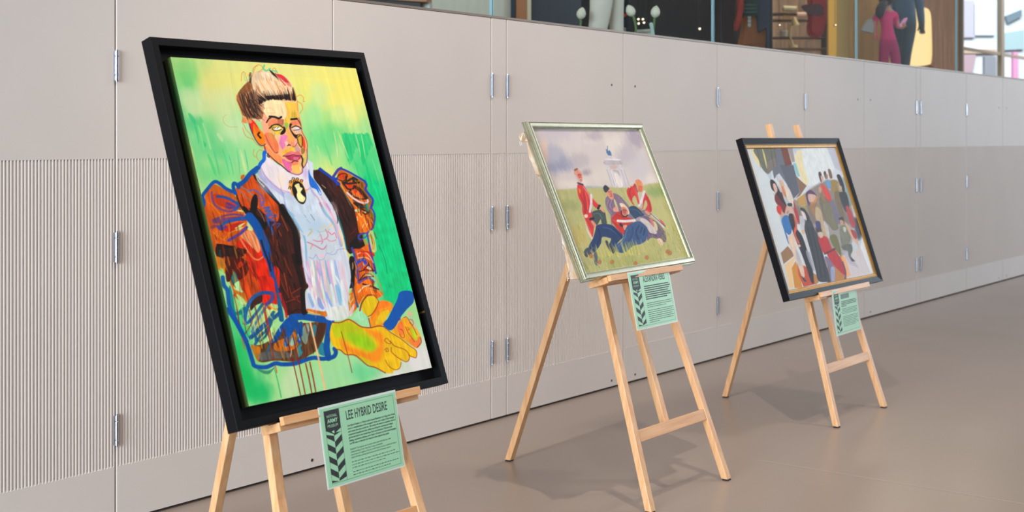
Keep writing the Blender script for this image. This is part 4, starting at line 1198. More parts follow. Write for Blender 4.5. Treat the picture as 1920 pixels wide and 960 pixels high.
P((170, 196, 20), [(400, 760), (520, 820), (540, 850), (420, 800)], .8, soft=2)
P((248, 170, 20), [(850, 380), (950, 280), (1010, 330), (1100, 430), (1140, 520), (1130, 620), (1090, 660), (1000, 600), (900, 530), (790, 450)], vary=.15)
P((250, 110, 60), [(860, 400), (910, 330), (940, 400), (930, 500), (880, 470)], .8, soft=1.5)
P((250, 116, 60), [(1000, 560), (1140, 520), (1140, 610), (1090, 650)], .8, soft=1.5)
P((180, 210, 30), [(1020, 430), (1070, 430), (1110, 540), (1070, 560)], .8, soft=1.5)
P((236, 170, 150), [(980, 230), (1020, 220), (1045, 260), (1010, 290)], .7)
P((230, 190, 170), [(1010, 300), (1060, 320), (1110, 420), (1060, 420)], .5)
MAR = (150, 44, 30)
for q, w in [([(95, 350), (180, 350), (270, 315), (330, 335), (430, 400), (540, 412), (640, 392), (700, 400)], 14), ([(700, 400), (800, 480), (900, 540), (1000, 620), (1090, 690), (1090, 770), (1040, 760), (1000, 740)], 8), ([(130, 675), (180, 680), (250, 735), (360, 745), (500, 860), (600, 890), (720, 955)], 13),
             ([(780, 570), (830, 630), (960, 680), (1010, 760), (980, 820), (900, 790), (800, 710), (790, 650)], 8), ([(720, 800), (760, 870), (830, 915), (890, 900), (910, 830)], 7), ([(710, 560), (740, 540), (785, 600), (750, 600), (710, 570)], 7), ([(710, 680), (740, 655), (760, 690), (730, 700), (735, 675)], 7),
             ([(520, 300), (530, 350), (545, 410)], 12), ([(415, 205), (440, 110), (500, 30), (560, 20)], 20), ([(560, 10), (610, 50), (640, 100)], 8), ([(640, 100), (610, 180), (560, 250), (510, 280)], 10), ([(900, 430), (930, 450), (950, 520), (920, 530), (890, 490)], 7), ([(960, 400), (1000, 480), (1070, 580)], 7),
             ([(940, 290), (980, 290), (1050, 400), (1100, 500)], 7), ([(1010, 310), (1050, 330), (1050, 380), (1010, 350)], 6), ([(190, 460), (230, 600), (280, 780), (320, 950)], 9), ([(985, 410), (1010, 430), (990, 440)], 6), ([(1140, 530), (1150, 590), (1100, 650)], 10)]:
    L(MAR, w, q, .9)
P((12, 84, 170), [(900, -20), (1040, -20), (1060, 100), (980, 190), (900, 290), (840, 400), (775, 445), (700, 390), (705, 350), (750, 300), (800, 200), (860, 80)], vary=.06)
P((80, 60, 150), [(870, 300), (900, 290), (900, 320), (870, 330)], .8)
_a = np.random.default_rng(21)


def accents(n, x0, x1, y0, y1, cols, w, ln, a, slope=.24):
    """loose dry-brush strokes inside a slanted patch"""
    for k in range(n):
        y = y0 + (y1 - y0) * _a.random()
        x = x0 + (x1 - x0) * _a.random() + (y - y0) * slope
        l = ln * (.5 + _a.random())
        b = _a.normal(0, .16)
        L(cols[k % len(cols)], w * (.5 + _a.random()), [(x, y), (x + l * (slope + b * .5) * .5 + b, y + l * .5), (x + l * (slope + b), y + l)], a, raw=True, taper=1)


accents(46, 388, 440, 395, 520, [(96, 34, 12), (60, 20, 14), (236, 128, 24), (150, 40, 14)], 2.2, 16, .6)
accents(40, 430, 470, 455, 535, [(120, 16, 8), (240, 70, 10), (90, 20, 12), (196, 84, 14)], 1.6, 26, .6)
accents(46, 484, 520, 395, 560, [(22, 14, 14), (96, 36, 20), (150, 54, 20), (16, 12, 14)], 2.2, 24, .6)
accents(30, 602, 624, 336, 420, [(20, 12, 14), (96, 40, 26), (34, 22, 24)], 2.0, 22, .6, .44)
accents(40, 655, 680, 340, 440, [(240, 140, 40), (60, 26, 14), (150, 40, 10), (250, 180, 90)], 1.8, 14, .6)
accents(36, 655, 690, 470, 540, [(250, 196, 130), (190, 30, 14), (40, 20, 16), (240, 140, 30)], 1.8, 12, .6)
accents(40, 478, 580, 610, 655, [(60, 34, 20), (206, 120, 30), (30, 22, 22), (20, 100, 130), (236, 220, 170)], 2.0, 16, .6)
accents(30, 440, 500, 560, 640, [(20, 80, 110), (240, 160, 40), (10, 60, 90), (210, 226, 150)], 1.8, 16, .6)
accents(26, 565, 600, 485, 570, [(240, 240, 246), (226, 150, 190), (140, 170, 222)], 2.0, 26, .5)
portrait = pic.build('picture_surface', M_PAINT, root1)
bm = bmesh.new()
frame_box(bm, pl1.O, pl1.u, pl1.v, pl1.n, MG, pl1.w - MG, MG, pl1.h - MG, -0.028, -0.0026)
bm_obj('canvas_stretcher', bm, material('painted_canvas_edge', (44, 84, 40), 0.7, noise=1, nscale=6, rgb2=(70, 84, 36)), root1)  # edge green darkened to carry the shade inside the tray
bm = bmesh.new()
frame_box(bm, pl1.p(pl1.w - 0.0232, 0.215, -0.014), pl1.u, pl1.v, pl1.n, 0, 0.0008, 0, 0.006, -0.012, 0.012)
bm_obj('brass_pin', bm, material('brass', (190, 150, 70), 0.35, metallic=0.9), root1)
# ------------------------------------------------------------------ painting 2: soldiers on the grass, silver frame
pl2 = Plane(3.8326, 2.583, 0.8135, 0.8301, 0.6011, 23.9, 2.26)
root2 = empty('framed_landscape', tuple(pl2.p(pl2.w / 2, 0, -0.013)))
tag(root2, 'oil painting of red-coated soldiers resting on grass, in a thin silver frame with torn canvas edge', 'painting')
M_SILVER = material('silver_leaf', (180, 178, 154), 0.27, metallic=0.85, noise=0.08, nscale=30)
rails(pl2, [(-.005, -.026), (-.005, -.021), (-.0025, -.020), (-.0025, -.0125), (.0005, -.0115), (.0005, -.0055), (.003, -.0015), (.008, 0), (.014, 0), (.019, -.002), (.0225, -.007),
            (.0235, -.0135), (.025, -.0135), (.025, -.026)], M_SILVER, root2)
I2 = 0.024
pic = Picture(pl2.p(I2, I2, -0.015), pl2.u, pl2.v, pl2.w - 2 * I2, pl2.h - 2 * I2, 330, 300, (206, 196, 194))
pic.soft = 0.55
pic.vmul = 0.5
L, P, W = pic.line, pic.poly, pic.wash
for col, cx, cy, rx, ry, a in [((196, 186, 196), 1040, 250, 60, 24, .8), ((168, 168, 186), 1035, 290, 30, 20, .8), ((142, 146, 172), 1048, 312, 30, 18, .85), ((176, 168, 176), 1085, 300, 26, 16, .6),
                               ((212, 202, 198), 1075, 265, 22, 22, .7), ((222, 212, 204), 1100, 255, 20, 20, .6), ((170, 160, 172), 1110, 255, 22, 14, .7), ((160, 150, 168), 1190, 258, 24, 24, .8),
                               ((176, 168, 182), 1170, 290, 24, 24, .6), ((222, 214, 206), 1150, 270, 16, 24, .7), ((196, 190, 198), 1195, 310, 24, 26, .6), ((216, 206, 196), 1130, 330, 40, 20, .7), ((152, 138, 148), 1098, 324, 14, 9, .7),
                               ((224, 212, 200), 1070, 345, 40, 14, .8), ((226, 216, 208), 1225, 340, 26, 20, .6), ((232, 190, 160), 1020, 290, 8, 30, .5)]:
    W(col, cx, cy, rx, ry, a, rag=.5)
P((150, 168, 176), [(1060, 358), (1095, 350), (1110, 349), (1140, 352), (1140, 360), (1060, 360)], .8, raw=True, soft=2)
pic.poly((180, 178, 120), [(1030, 356), (1100, 353), (1150, 350), (1185, 352), (1220, 344), (1262, 340), (1320, 540), (1080, 540)], 1, smooth=False, soft=2.2, raw=True, vary=.12)
for col, cx, cy, rx, ry, a in [((150, 156, 100), 1065, 385, 34, 14, .7), ((186, 178, 110), 1120, 370, 40, 12, .6), ((128, 158, 90), 1240, 358, 26, 14, .8), ((196, 186, 118), 1090, 440, 30, 30, .7), ((188, 184, 122), 1250, 410, 30, 30, .7),
                               ((174, 174, 108), 1240, 460, 50, 30, .7), ((190, 164, 88), 1080, 460, 16, 40, .6), ((158, 164, 92), 1180, 490, 60, 16, .7), ((196, 190, 120), 1210, 380, 30, 12, .5)]:
    W(col, cx, cy, rx, ry, a, rag=.6)
pic.at(990, 230, 5.333)
# stone arch with a bronze group on top
P((206, 200, 204), [(770, 345), (870, 340), (930, 410), (930, 450), (960, 470), (1000, 620), (990, 640), (850, 640), (790, 470), (770, 420)], .8)
P((176, 168, 176), [(770, 380), (925, 385), (930, 420), (775, 420)], .8)
P((196, 160, 146), [(825, 430), (900, 430), (880, 460), (830, 460)], .6)
P((226, 218, 214), [(865, 490), (910, 500), (950, 630), (890, 630)], .95)
P((166, 158, 166), [(850, 470), (900, 480), (930, 560), (900, 510), (860, 490)], .7)
for x in (800, 830, 940, 970):
    L((176, 172, 186), 10, [(x - 10, 470), (x + 40, 630)], .7)
L((230, 226, 226), 10, [(830, 480), (880, 630)], .8)
L((236, 232, 230), 8, [(775, 365), (925, 370)], .8)
P((70, 110, 156), [(778, 262), (790, 270), (795, 285), (815, 275), (832, 300), (838, 332), (800, 325), (785, 300)], .95, smooth=False)
L((70, 110, 156), 6, [(795, 300), (795, 235)])
# figures
pic.at(1060, 300, 6.4)
RC, RD, SKN, PRP, NVY, GRN = (206, 52, 52), (150, 30, 34), (216, 150, 124), (128, 106, 130), (40, 62, 104), (66, 78, 78)
P(GRN, [(315, 630), (420, 595), (470, 610), (490, 700), (495, 770), (440, 770), (425, 710), (380, 780), (330, 740)])
P(RC, [(150, 290), (215, 300), (260, 370), (300, 450), (320, 640), (325, 690), (320, 720), (345, 760), (330, 920), (300, 880), (240, 720), (205, 620), (200, 530), (160, 450), (145, 370)])
P(RD, [(215, 380), (250, 480), (260, 600), (230, 640), (220, 520)], .5)
P((226, 206, 190), [(230, 690), (260, 800), (325, 930), (315, 950), (260, 850)], .9)
P(RC, [(310, 450), (360, 500), (410, 550), (395, 590), (330, 540)])
L((20, 26, 36), 30, [(395, 580), (410, 550)])
P(SKN, [(420, 560), (455, 590), (475, 625), (460, 630), (415, 590)])
L((216, 206, 216), 28, [(310, 420), (310, 520), (295, 620)])
P((226, 196, 180), [(225, 660), (265, 655), (270, 685), (240, 695)])
L((30, 30, 46), 28, [(300, 710), (335, 700)])
P(SKN, [(310, 740), (340, 735), (375, 790), (365, 820)])
P((216, 150, 130), [(110, 130), (150, 110), (190, 150), (205, 210), (200, 260), (170, 270), (130, 220), (105, 170)])
P((206, 60, 46), [(150, 170), (180, 160), (190, 200), (160, 220)], .55)
P((206, 190, 190), [(108, 170), (130, 190), (175, 260), (150, 250), (118, 210)], .9)
P((150, 96, 60), [(105, 115), (140, 95), (150, 112), (115, 135)])
L((36, 60, 90), 18, [(150, 275), (210, 295)])
P((220, 130, 40), [(160, 340), (185, 360), (180, 400), (165, 390)], .9)
L((226, 180, 170), 7, [(215, 320), (270, 400), (300, 480)], .8)
P(PRP, [(490, 450), (560, 400), (640, 420), (720, 500), (770, 570), (790, 660), (840, 720), (760, 690), (690, 640), (600, 660), (560, 780), (545, 700), (540, 660), (500, 590), (480, 510)])
for q in [[(520, 480), (500, 560), (560, 640)], [(560, 470), (540, 560), (600, 600)], [(640, 450), (700, 520), (740, 620)], [(560, 680), (600, 650), (640, 620)]]:
    L((156, 132, 156), 12, q, .7)
    L((92, 74, 100), 8, [(a + 16, b + 6) for a, b in q], .6)
P(SKN, [(490, 370), (530, 340), (570, 400), (580, 460), (550, 475), (510, 430)])
P((206, 96, 76), [(520, 380), (560, 390), (570, 440), (540, 440)], .5)
P((54, 54, 66), [(455, 330), (480, 300), (520, 330), (525, 350), (490, 390), (465, 370)])
P((206, 196, 140), [(580, 480), (600, 480), (640, 600), (620, 610)], .9)
P(SKN, [(575, 580), (610, 560), (635, 600), (620, 620), (580, 615)])
P((190, 46, 36), [(560, 690), (640, 620), (740, 680), (820, 720), (800, 760), (720, 860), (690, 890), (600, 800), (565, 750)])
L((222, 216, 216), 30, [(630, 730), (720, 735), (830, 725)])
P((226, 206, 176), [(650, 520), (700, 525), (750, 580), (770, 640), (740, 660), (700, 600), (665, 560)])
P((206, 130, 110), [(670, 570), (720, 570), (750, 620), (735, 670), (690, 670), (670, 620)])
L((40, 30, 36), 14, [(670, 610), (680, 660), (720, 680), (750, 660)], .9)
P((170, 40, 40), [(690, 590), (730, 600), (720, 640), (690, 630)], .5)
L((34, 34, 50), 26, [(660, 770), (690, 800)])
P(SKN, [(690, 790), (740, 780), (730, 820), (710, 840)])
P((190, 46, 36), [(600, 790), (690, 830), (700, 900), (640, 850)], .9)
P(RC, [(745, 345), (830, 280), (860, 350), (870, 420), (900, 500), (950, 400), (985, 430), (1020, 500), (1040, 590), (1020, 630), (960, 600), (985, 540), (960, 480), (930, 580), (890, 580), (840, 430), (800, 480), (830, 540), (800, 520), (745, 420)])
P((216, 196, 176), [(760, 330), (790, 270), (830, 280), (790, 330)], .9)
P((196, 190, 170), [(870, 400), (920, 400), (930, 560), (895, 580), (890, 500)], .9)
L((216, 210, 216), 30, [(945, 380), (920, 470), (885, 550)])
L((40, 96, 120), 10, [(830, 290), (870, 380)], .9)
P((222, 140, 90), [(840, 250), (880, 232), (920, 270), (930, 330), (915, 380), (870, 370), (850, 310)])
P((200, 80, 60), [(880, 310), (925, 320), (915, 380), (880, 370)], .6)
P((44, 66, 96), [(765, 570), (830, 550), (900, 600), (960, 650), (860, 700), (830, 700), (780, 640)])
P((130, 110, 134), [(910, 610), (960, 600), (1020, 650), (1000, 680), (940, 650)])
P(SKN, [(955, 620), (985, 610), (1015, 650), (990, 660)])
P((206, 66, 60), [(1110, 710), (1160, 730), (1200, 790), (1170, 780)], .9)
L((212, 206, 210), 24, [(1040, 660), (1110, 720), (1180, 800)])
L((40, 36, 60), 8, [(1020, 640), (1110, 720), (1200, 800)], .8)
for q, c, w in [([(240, 380), (262, 480), (268, 590)], (232, 90, 84), 12), ([(180, 420), (220, 520), (240, 640)], (160, 34, 38), 12), ([(230, 700), (280, 800), (320, 900)], (232, 96, 90), 10), ([(340, 470), (380, 520)], (236, 100, 92), 10),
                ([(790, 320), (770, 400), (800, 480)], (150, 34, 38), 12), ([(840, 330), (860, 430), (890, 520)], (232, 92, 88), 10), ([(980, 450), (1010, 520), (1020, 600)], (150, 32, 36), 12), ([(580, 720), (640, 770)], (222, 84, 70), 12),
                ([(620, 660), (700, 690)], (140, 26, 26), 10), ([(340, 650), (400, 640), (440, 700)], (92, 104, 104), 14), ([(780, 590), (850, 600), (910, 650)], (66, 92, 126), 14),
                ([(150, 180), (168, 176)], (70, 40, 36), 6), ([(182, 176), (192, 180)], (70, 40, 36), 6), ([(178, 196), (196, 216)], (160, 70, 60), 6), ([(176, 240), (196, 240)], (140, 50, 50), 6),
                ([(515, 385), (532, 378)], (60, 36, 34), 6), ([(545, 372), (556, 378)], (60, 36, 34), 6), ([(540, 395), (556, 415)], (160, 80, 64), 6), ([(536, 440), (560, 432)], (120, 44, 40), 6),
                ([(690, 600), (706, 598)], (60, 36, 34), 6), ([(722, 600), (736, 606)], (60, 36, 34), 6), ([(710, 615), (716, 635)], (150, 80, 70), 6), ([(700, 650), (722, 650)], (110, 40, 40), 6)]:
    L(c, w, q, .75)
# two men lying in the grass
pic.at(1080, 370, 7.111)
P((110, 92, 116), [(870, 250), (940, 250), (1080, 330), (1160, 420), (1200, 500), (1200, 590), (1150, 590), (1100, 560), (1000, 540), (950, 580), (930, 480), (900, 360), (800, 310), (820, 270)])
P((170, 156, 170), [(800, 300), (840, 260), (930, 290), (960, 340), (880, 330)], .9)
P((206, 196, 190), [(850, 290), (940, 300), (1040, 400), (1080, 480), (1000, 480), (950, 420)], .9)
P((216, 206, 160), [(1000, 320), (1060, 330), (1090, 400), (1080, 450), (1040, 400)], .9)
P((200, 110, 104), [(975, 290), (1010, 280), (1040, 360), (1035, 395), (1000, 340)], .9)
for q in [[(1100, 400), (1150, 480), (1160, 560)], [(980, 480), (1050, 500), (1090, 540)]]:
    L((70, 56, 84), 12, q, .7)
P((222, 190, 170), [(1085, 560), (1120, 545), (1160, 590), (1150, 640), (1110, 620)])
P((36, 58, 102), [(280, 370), (370, 355), (480, 370), (560, 440), (630, 520), (560, 600), (500, 680), (440, 640), (470, 560), (440, 540), (350, 530), (330, 620), (260, 720), (200, 740), (170, 660), (230, 540), (260, 430)])
P((56, 84, 128), [(830, 320), (930, 380), (960, 450), (945, 560), (870, 620), (760, 650), (640, 740), (500, 710), (510, 660), (620, 560), (640, 470), (700, 370)])
for q, c in [([(300, 420), (320, 520), (280, 640)], (26, 40, 76)), ([(360, 400), (450, 420), (540, 480)], (60, 90, 140)), ([(500, 430), (580, 500), (610, 540)], (22, 36, 70)), ([(840, 380), (800, 460), (830, 560)], (32, 50, 88)), ([(880, 400), (860, 470)], (30, 46, 84)), ([(920, 420), (900, 500)], (30, 46, 84)),
             ([(680, 430), (640, 560), (560, 660)], (84, 112, 150)), ([(760, 400), (740, 520), (640, 660)], (40, 64, 110))]:
    L(c, 18, q, .7)
P((70, 78, 92), [(105, 720), (160, 670), (240, 730), (170, 770), (150, 800), (120, 780)])
P((90, 96, 110), [(240, 740), (280, 730), (290, 830), (280, 910), (250, 880), (235, 810)])
P((60, 60, 74), [(390, 590), (420, 580), (450, 640), (520, 700), (500, 750), (440, 700)])
gr = np.random.default_rng(12)
for k in range(430):
    x, y = 1085 + 230 * gr.random(), 425 + 100 * gr.random()
    if y < 455 and 1100 < x < 1225 or (y < 468 and 1115 < x < 1205):
        continue
    c = [(206, 196, 110), (150, 166, 70), (190, 170, 80), (120, 140, 64), (222, 206, 130), (170, 150, 66)][k % 6]
    h = 4 + 9 * gr.random()
    L(c, 1.1, [(x, y), (x - 1.5 - 2 * gr.random(), y - h * .6), (x - 4 + 3 * gr.random(), y - h)], .75, raw=True, taper=2, vary=0)
pic.at(1080, 370, 7.111)
for k in range(70):
    x = 280 + 650 * gr.random()
    y = 780 - (x - 300) * .12 + 60 * gr.random()
    L([(220, 200, 110), (190, 190, 90), (150, 160, 70)][k % 3], 8, [(x, y), (x - 20, y - 60), (x - 40 - 20 * gr.random(), y - 120 - 60 * gr.random())], .85, taper=2)
for x, y in [(790, 880), (940, 800), (1220, 720), (480, 860), (310, 860), (200, 780), (1250, 740)]:
    P((176, 104, 56), [(x - 26, y), (x, y - 30), (x + 30, y - 10), (x + 20, y + 30), (x - 16, y + 26)], .75)
pic.build('picture_surface', M_OIL, root2)
bm = bmesh.new()
frame_box(bm, pl2.O, pl2.u, pl2.v, pl2.n, 0.004, pl2.w - 0.004, 0.004, pl2.h - 0.004, -0.0255, -0.0155)
bm_obj('stretcher_board', bm, material('raw_board', (186, 160, 126), 0.8, noise=0.2), root2)
# torn canvas showing behind the left rail
edge = [(92, 85), (98, 120), (105, 150), (112, 180), (120, 205), (134, 240), (148, 275), (164, 290), (180, 310), (190, 340), (205, 370), (214, 402), (228, 425), (244, 470), (256, 510), (262, 545), (276, 572),
        (284, 610), (300, 640), (310, 690), (320, 712), (322, 752), (332, 790), (338, 820), (350, 850), (356, 905), (392, 908), (418, 900)]
pn0 = pl2.p(0, 0, -0.029)


def on_back(x, y):
    d = ray(960 + x / 3.2, 240 + y / 3.2)
    return _C + d * ((pn0 - _C) @ pl2.n) / (d @ pl2.n)


V, Fc = [], []
for i, (x, y) in enumerate(edge):
    p = on_back(x, y)
    b = min(max((p - pl2.O) @ pl2.v, 0.005), pl2.h - .02)
    ragged = 0.003 * (random.random() - .5)
    wob = 0.006 * random.random()
    V += [p + pl2.u * ragged - pl2.n * wob, p + pl2.u * ragged - pl2.n * (wob + .0012), pl2.p(0.012, b, -0.027), pl2.p(0.012, b, -0.0285)]
for i in range(len(edge) - 1):
    a, c = 4 * i, 4 * i + 4
    Fc += [(a, c, c + 2, a + 2), (a + 1, a + 3, c + 3, c + 1), (a, a + 1, c + 1, c)]
M_RAG = material('raw_canvas', (236, 228, 216), 0.85, noise=1, nscale=18, rgb2=(214, 184, 152), bump=0.2)
torn = mesh('torn_canvas', V, Fc, M_RAG, root2)
fl = [(44, 48), (62, 30), (84, 18), (92, 40), (99, 82), (82, 78), (70, 84), (52, 78), (54, 62)]
V = []
for k, (x, y) in enumerate(fl):
    p = on_back(x, y) + pl2.n * (0.004 * math.sin(k * 2.1))
    V += [p, p - pl2.n * .0025]
n = len(fl)
Fc = [tuple(range(0, 2 * n, 2)), tuple(range(1, 2 * n, 2))[::-1]] + [(2 * i, 2 * i + 1, (2 * i + 3) % (2 * n), (2 * i + 2) % (2 * n)) for i in range(n)]
mesh('torn_flap', V, Fc, M_RAG, root2)
bm = bmesh.new()
for q in [[(54, 78), (50, 88), (55, 98), (52, 106)], [(62, 82), (60, 92), (63, 101)], [(318, 700), (308, 708), (312, 726), (320, 735)], [(336, 810), (346, 850), (338, 872), (350, 880), (342, 905), (352, 898)], [(346, 850), (356, 870), (346, 890)],
          [(270, 560), (276, 572), (268, 576)], [(340, 880), (336, 916)]]:
    tube(bm, [on_back(x, y) - pl2.n * .003 for x, y in q], 0.0011, 5)
bm_obj('loose_thread', bm, material('cotton_thread', (226, 216, 200), 0.9), root2)

# ------------------------------------------------------------------ painting 3: crowd of figures, black and gold frame
pl3 = Plane(5.3720, 2.550, 0.5929, 1.0294, 0.7488, 18.2596, -0.8825)
root3 = empty('framed_group_scene', tuple(pl3.p(pl3.w / 2, 0, -0.016)))
tag(root3, 'painting of a crowd of costumed figures in a ridged black frame with gold slip', 'painting')
M_GOLD = material('gold_slip', (186, 136, 62), 0.35, metallic=0.6, noise=0.15, nscale=25)
prof = [(0, -.033), (0, -.0015), (.0015, 0), (.006, 0), (.0065, -.002), (.0105, -.002), (.011, -.004), (.0155, -.004), (.016, -.006), (.021, -.006), (.0215, -.0085), (.029, -.0085),
        (.030, -.0095), (.036, -.012), (.0375, -.011), (.043, -.0125), (.046, -.017), (.046, -.033)]
rails(pl3, prof, [M_BLACK, M_GOLD], root3, mats=[0] * 12 + [1] * 4 + [0] * 2)
I3 = 0.045
pic = Picture(pl3.p(I3, I3, -0.0175), pl3.u, pl3.v, pl3.w - 2 * I3, pl3.h - 2 * I3, 300, 290, (206, 214, 220))
pic.soft = 0.6
pic.vmul = 0.35
L, P, W = pic.line, pic.poly, pic.wash
pic.at(1400, 270, 6.4)
Q = dict(smooth=False, vary=.06)
P((206, 216, 222), [(30, 60), (300, 300), (300, 440), (420, 960), (280, 960)], **Q)
P((176, 190, 206), [(60, 130), (250, 380), (300, 460), (300, 300), (200, 280)], .8, **Q)
P((226, 214, 150), [(45, 60), (90, 60), (170, 240), (170, 290), (100, 200)], .9, **Q)
P((106, 108, 98), [(90, 55), (370, 50), (375, 200), (350, 300), (300, 320), (255, 360), (190, 300), (150, 200)], vary=.15)
P((214, 206, 120), [(185, 55), (215, 120), (240, 230), (245, 300), (215, 200)], .9)
P((126, 116, 112), [(260, 210), (370, 170), (365, 260), (300, 310), (255, 350)], .8)
for x in (130, 290, 330):
    L((76, 78, 70), 8, [(x, 60), (x + 20, 190), (x + 40, 280)], .6)
P((104, 108, 122), [(360, 55), (420, 50), (470, 260), (560, 250), (600, 400), (640, 580), (560, 660), (480, 480), (390, 350), (330, 420), (310, 320), (360, 260)], **Q)
P((86, 90, 104), [(400, 250), (560, 260), (600, 420), (630, 580), (570, 650), (490, 500)], .8, **Q)
P((116, 62, 44), [(410, 50), (490, 50), (545, 250), (465, 265)], **Q)
P((150, 140, 140), [(490, 50), (550, 45), (580, 210), (545, 220)], .9, **Q)
P((186, 196, 210), [(550, 45), (680, 40), (580, 120)], .9, **Q)
P((218, 226, 230), [(640, 70), (960, 40), (1060, 290), (880, 460), (740, 500), (640, 440), (580, 200), (590, 120)])
P((228, 214, 166), [(590, 110), (660, 80), (680, 240), (740, 440), (720, 490), (650, 420), (590, 240)], .85)
P((120, 190, 206), [(555, 230), (590, 230), (640, 390), (610, 390)], .9, **Q)
P((186, 190, 204), [(960, 40), (1080, 40), (1180, 330), (1120, 330), (1060, 290)], .95, **Q)
P((206, 212, 222), [(700, 500), (830, 510), (900, 400), (1100, 310), (1200, 400), (1200, 700), (900, 700), (720, 640)], .9, **Q)
P((130, 160, 160), [(1150, 400), (1210, 400), (1300, 700), (1230, 760)], .8, **Q)
P((134, 100, 74), [(590, 380), (650, 440), (720, 500), (640, 620), (580, 660), (640, 580)], **Q)
P((190, 150, 76), [(600, 660), (700, 590), (720, 720), (780, 880), (720, 900), (640, 760)], **Q)
P((216, 206, 110), [(640, 740), (720, 720), (750, 800), (780, 900), (720, 830)], .9, **Q)
P((150, 130, 116), [(560, 660), (620, 680), (640, 800), (700, 960), (600, 960)], .9, **Q)
P((124, 108, 98), [(700, 600), (760, 540), (860, 480), (960, 430), (1100, 440), (1180, 560), (1260, 760), (1320, 960), (760, 960)], .8, soft=2.5, smooth=False)
P((140, 120, 108), [(330, 600), (420, 560), (560, 660), (640, 800), (700, 960), (420, 960), (380, 760)], .5, soft=2.5, smooth=False)
def fig(body, head=None, hc=(206, 160, 140), hair=None, hairc=(40, 30, 30)):
    for c, q in body:
        P(c, q, vary=.22)
    if hair:
        P(hairc, hair)
    if head:
        P(hc, head)
fig([((176, 182, 190), [(380, 480), (420, 560), (500, 700), (480, 720), (400, 600)]), ((214, 206, 196), [(430, 500), (500, 520), (560, 660), (570, 760), (520, 720), (470, 620)]), ((206, 130, 80), [(400, 470), (440, 500), (480, 640), (440, 600)])],
    [(390, 440), (430, 440), (440, 490), (410, 510)], (206, 170, 140), [(350, 390), (385, 365), (430, 420), (460, 510), (420, 480), (380, 460)], (196, 200, 212))
fig([((112, 36, 34), [(345, 600), (420, 580), (450, 680), (500, 800), (460, 840), (380, 740), (340, 680)]), ((206, 50, 34), [(360, 750), (400, 740), (425, 800), (410, 850), (370, 820)])], [(315, 480), (345, 480), (370, 550), (350, 590), (325, 540)], (212, 172, 160),
    [(280, 450), (300, 425), (345, 460), (385, 540), (480, 740), (430, 700), (350, 590), (300, 540)], (44, 34, 34))
P((206, 160, 130), [(420, 780), (440, 860), (410, 890)], .9)
P((206, 166, 150), [(480, 740), (540, 760), (570, 820), (540, 850), (500, 800), (470, 880), (450, 880)], .95)
P((36, 56, 62), [(490, 715), (540, 710), (545, 745), (500, 745)])
P((180, 40, 40), [(560, 680), (590, 760), (640, 930), (620, 945), (580, 840)], .9)
fig([((46, 48, 54), [(640, 780), (700, 790), (760, 920), (780, 960), (690, 960)])], [(645, 790), (680, 800), (700, 880), (680, 890), (650, 840)], (212, 206, 206))
fig([((214, 140, 50), [(760, 740), (830, 640), (850, 640), (820, 740), (830, 840), (800, 850)]), ((180, 160, 124), [(850, 690), (890, 760), (920, 960), (830, 930), (830, 800)])], [(735, 610), (770, 600), (830, 620), (800, 690), (750, 690)], (206, 170, 156),
    [(710, 590), (770, 550), (840, 620), (770, 600), (740, 640), (760, 720), (740, 740), (715, 650)], (84, 58, 90))
fig([((110, 110, 80), [(870, 650), (960, 640), (1010, 760), (1050, 930), (980, 950), (920, 850)]), ((150, 110, 76), [(880, 520), (910, 560), (960, 720), (930, 700), (880, 620)])], [(870, 510), (900, 540), (890, 590), (865, 570)], (190, 150, 120))
fig([((216, 60, 58), [(890, 480), (930, 500), (1000, 600), (1020, 710), (990, 710), (930, 600)]), ((100, 116, 190), [(1000, 720), (1040, 700), (1110, 860), (1110, 950), (1070, 940)])], [(890, 380), (915, 390), (920, 440), (895, 430)], (206, 160, 140),
    [(862, 345), (885, 335), (905, 390), (895, 460), (870, 400)], (60, 46, 44))
fig([((96, 150, 200), [(950, 440), (1000, 450), (1010, 520), (980, 530)]), ((200, 170, 160), [(980, 530), (1010, 540), (1000, 560)])], [(945, 360), (970, 370), (970, 420), (950, 410)], (150, 106, 84), [(925, 335), (945, 328), (960, 380), (950, 420), (928, 370)], (70, 50, 40))
fig([((150, 124, 60), [(1010, 440), (1080, 440), (1110, 540), (1060, 600), (1020, 530)]), ((116, 104, 66), [(1050, 600), (1120, 580), (1150, 760), (1180, 930), (1130, 900)])], [(975, 310), (1005, 310), (1030, 400), (1000, 410)], (120, 90, 66))
fig([((48, 48, 56), [(1110, 580), (1190, 580), (1230, 740), (1200, 820), (1150, 740)]), ((160, 150, 120), [(1090, 470), (1140, 480), (1160, 560), (1110, 570)]), ((176, 56, 60), [(1200, 760), (1240, 780), (1300, 940), (1240, 940)])], [(1110, 500), (1140, 510), (1140, 550), (1115, 540)], (190, 160, 140),
    [(1080, 380), (1110, 365), (1150, 430), (1180, 560), (1150, 560), (1110, 460)], (36, 34, 38))
pic.at(1430, 360, 5.332)
P((120, 104, 96), [(300, 150), (760, 60), (900, 330), (900, 560), (800, 640), (640, 560), (560, 480), (420, 400)], .6, soft=3, smooth=False)
P((196, 204, 212), [(880, 0), (910, 60), (1130, 780), (900, 840), (840, 640), (930, 420)], **Q)
P((206, 200, 204), [(800, 640), (1000, 560), (1110, 800), (850, 860)], **Q)
P((226, 232, 236), [(990, 440), (1030, 560), (1130, 800), (1080, 810), (980, 560)], .9, **Q)
P((176, 172, 190), [(790, 590), (840, 560), (960, 760), (870, 720)], .7, **Q)
P((34, 40, 56), [(900, 260), (960, 280), (1000, 400), (960, 480), (920, 380)], .8, soft=3)
P((150, 112, 76), [(180, 610), (250, 540), (300, 600), (310, 640), (210, 720)], **Q)
P((232, 196, 140), [(220, 730), (330, 640), (290, 760), (310, 960), (270, 960)], **Q)
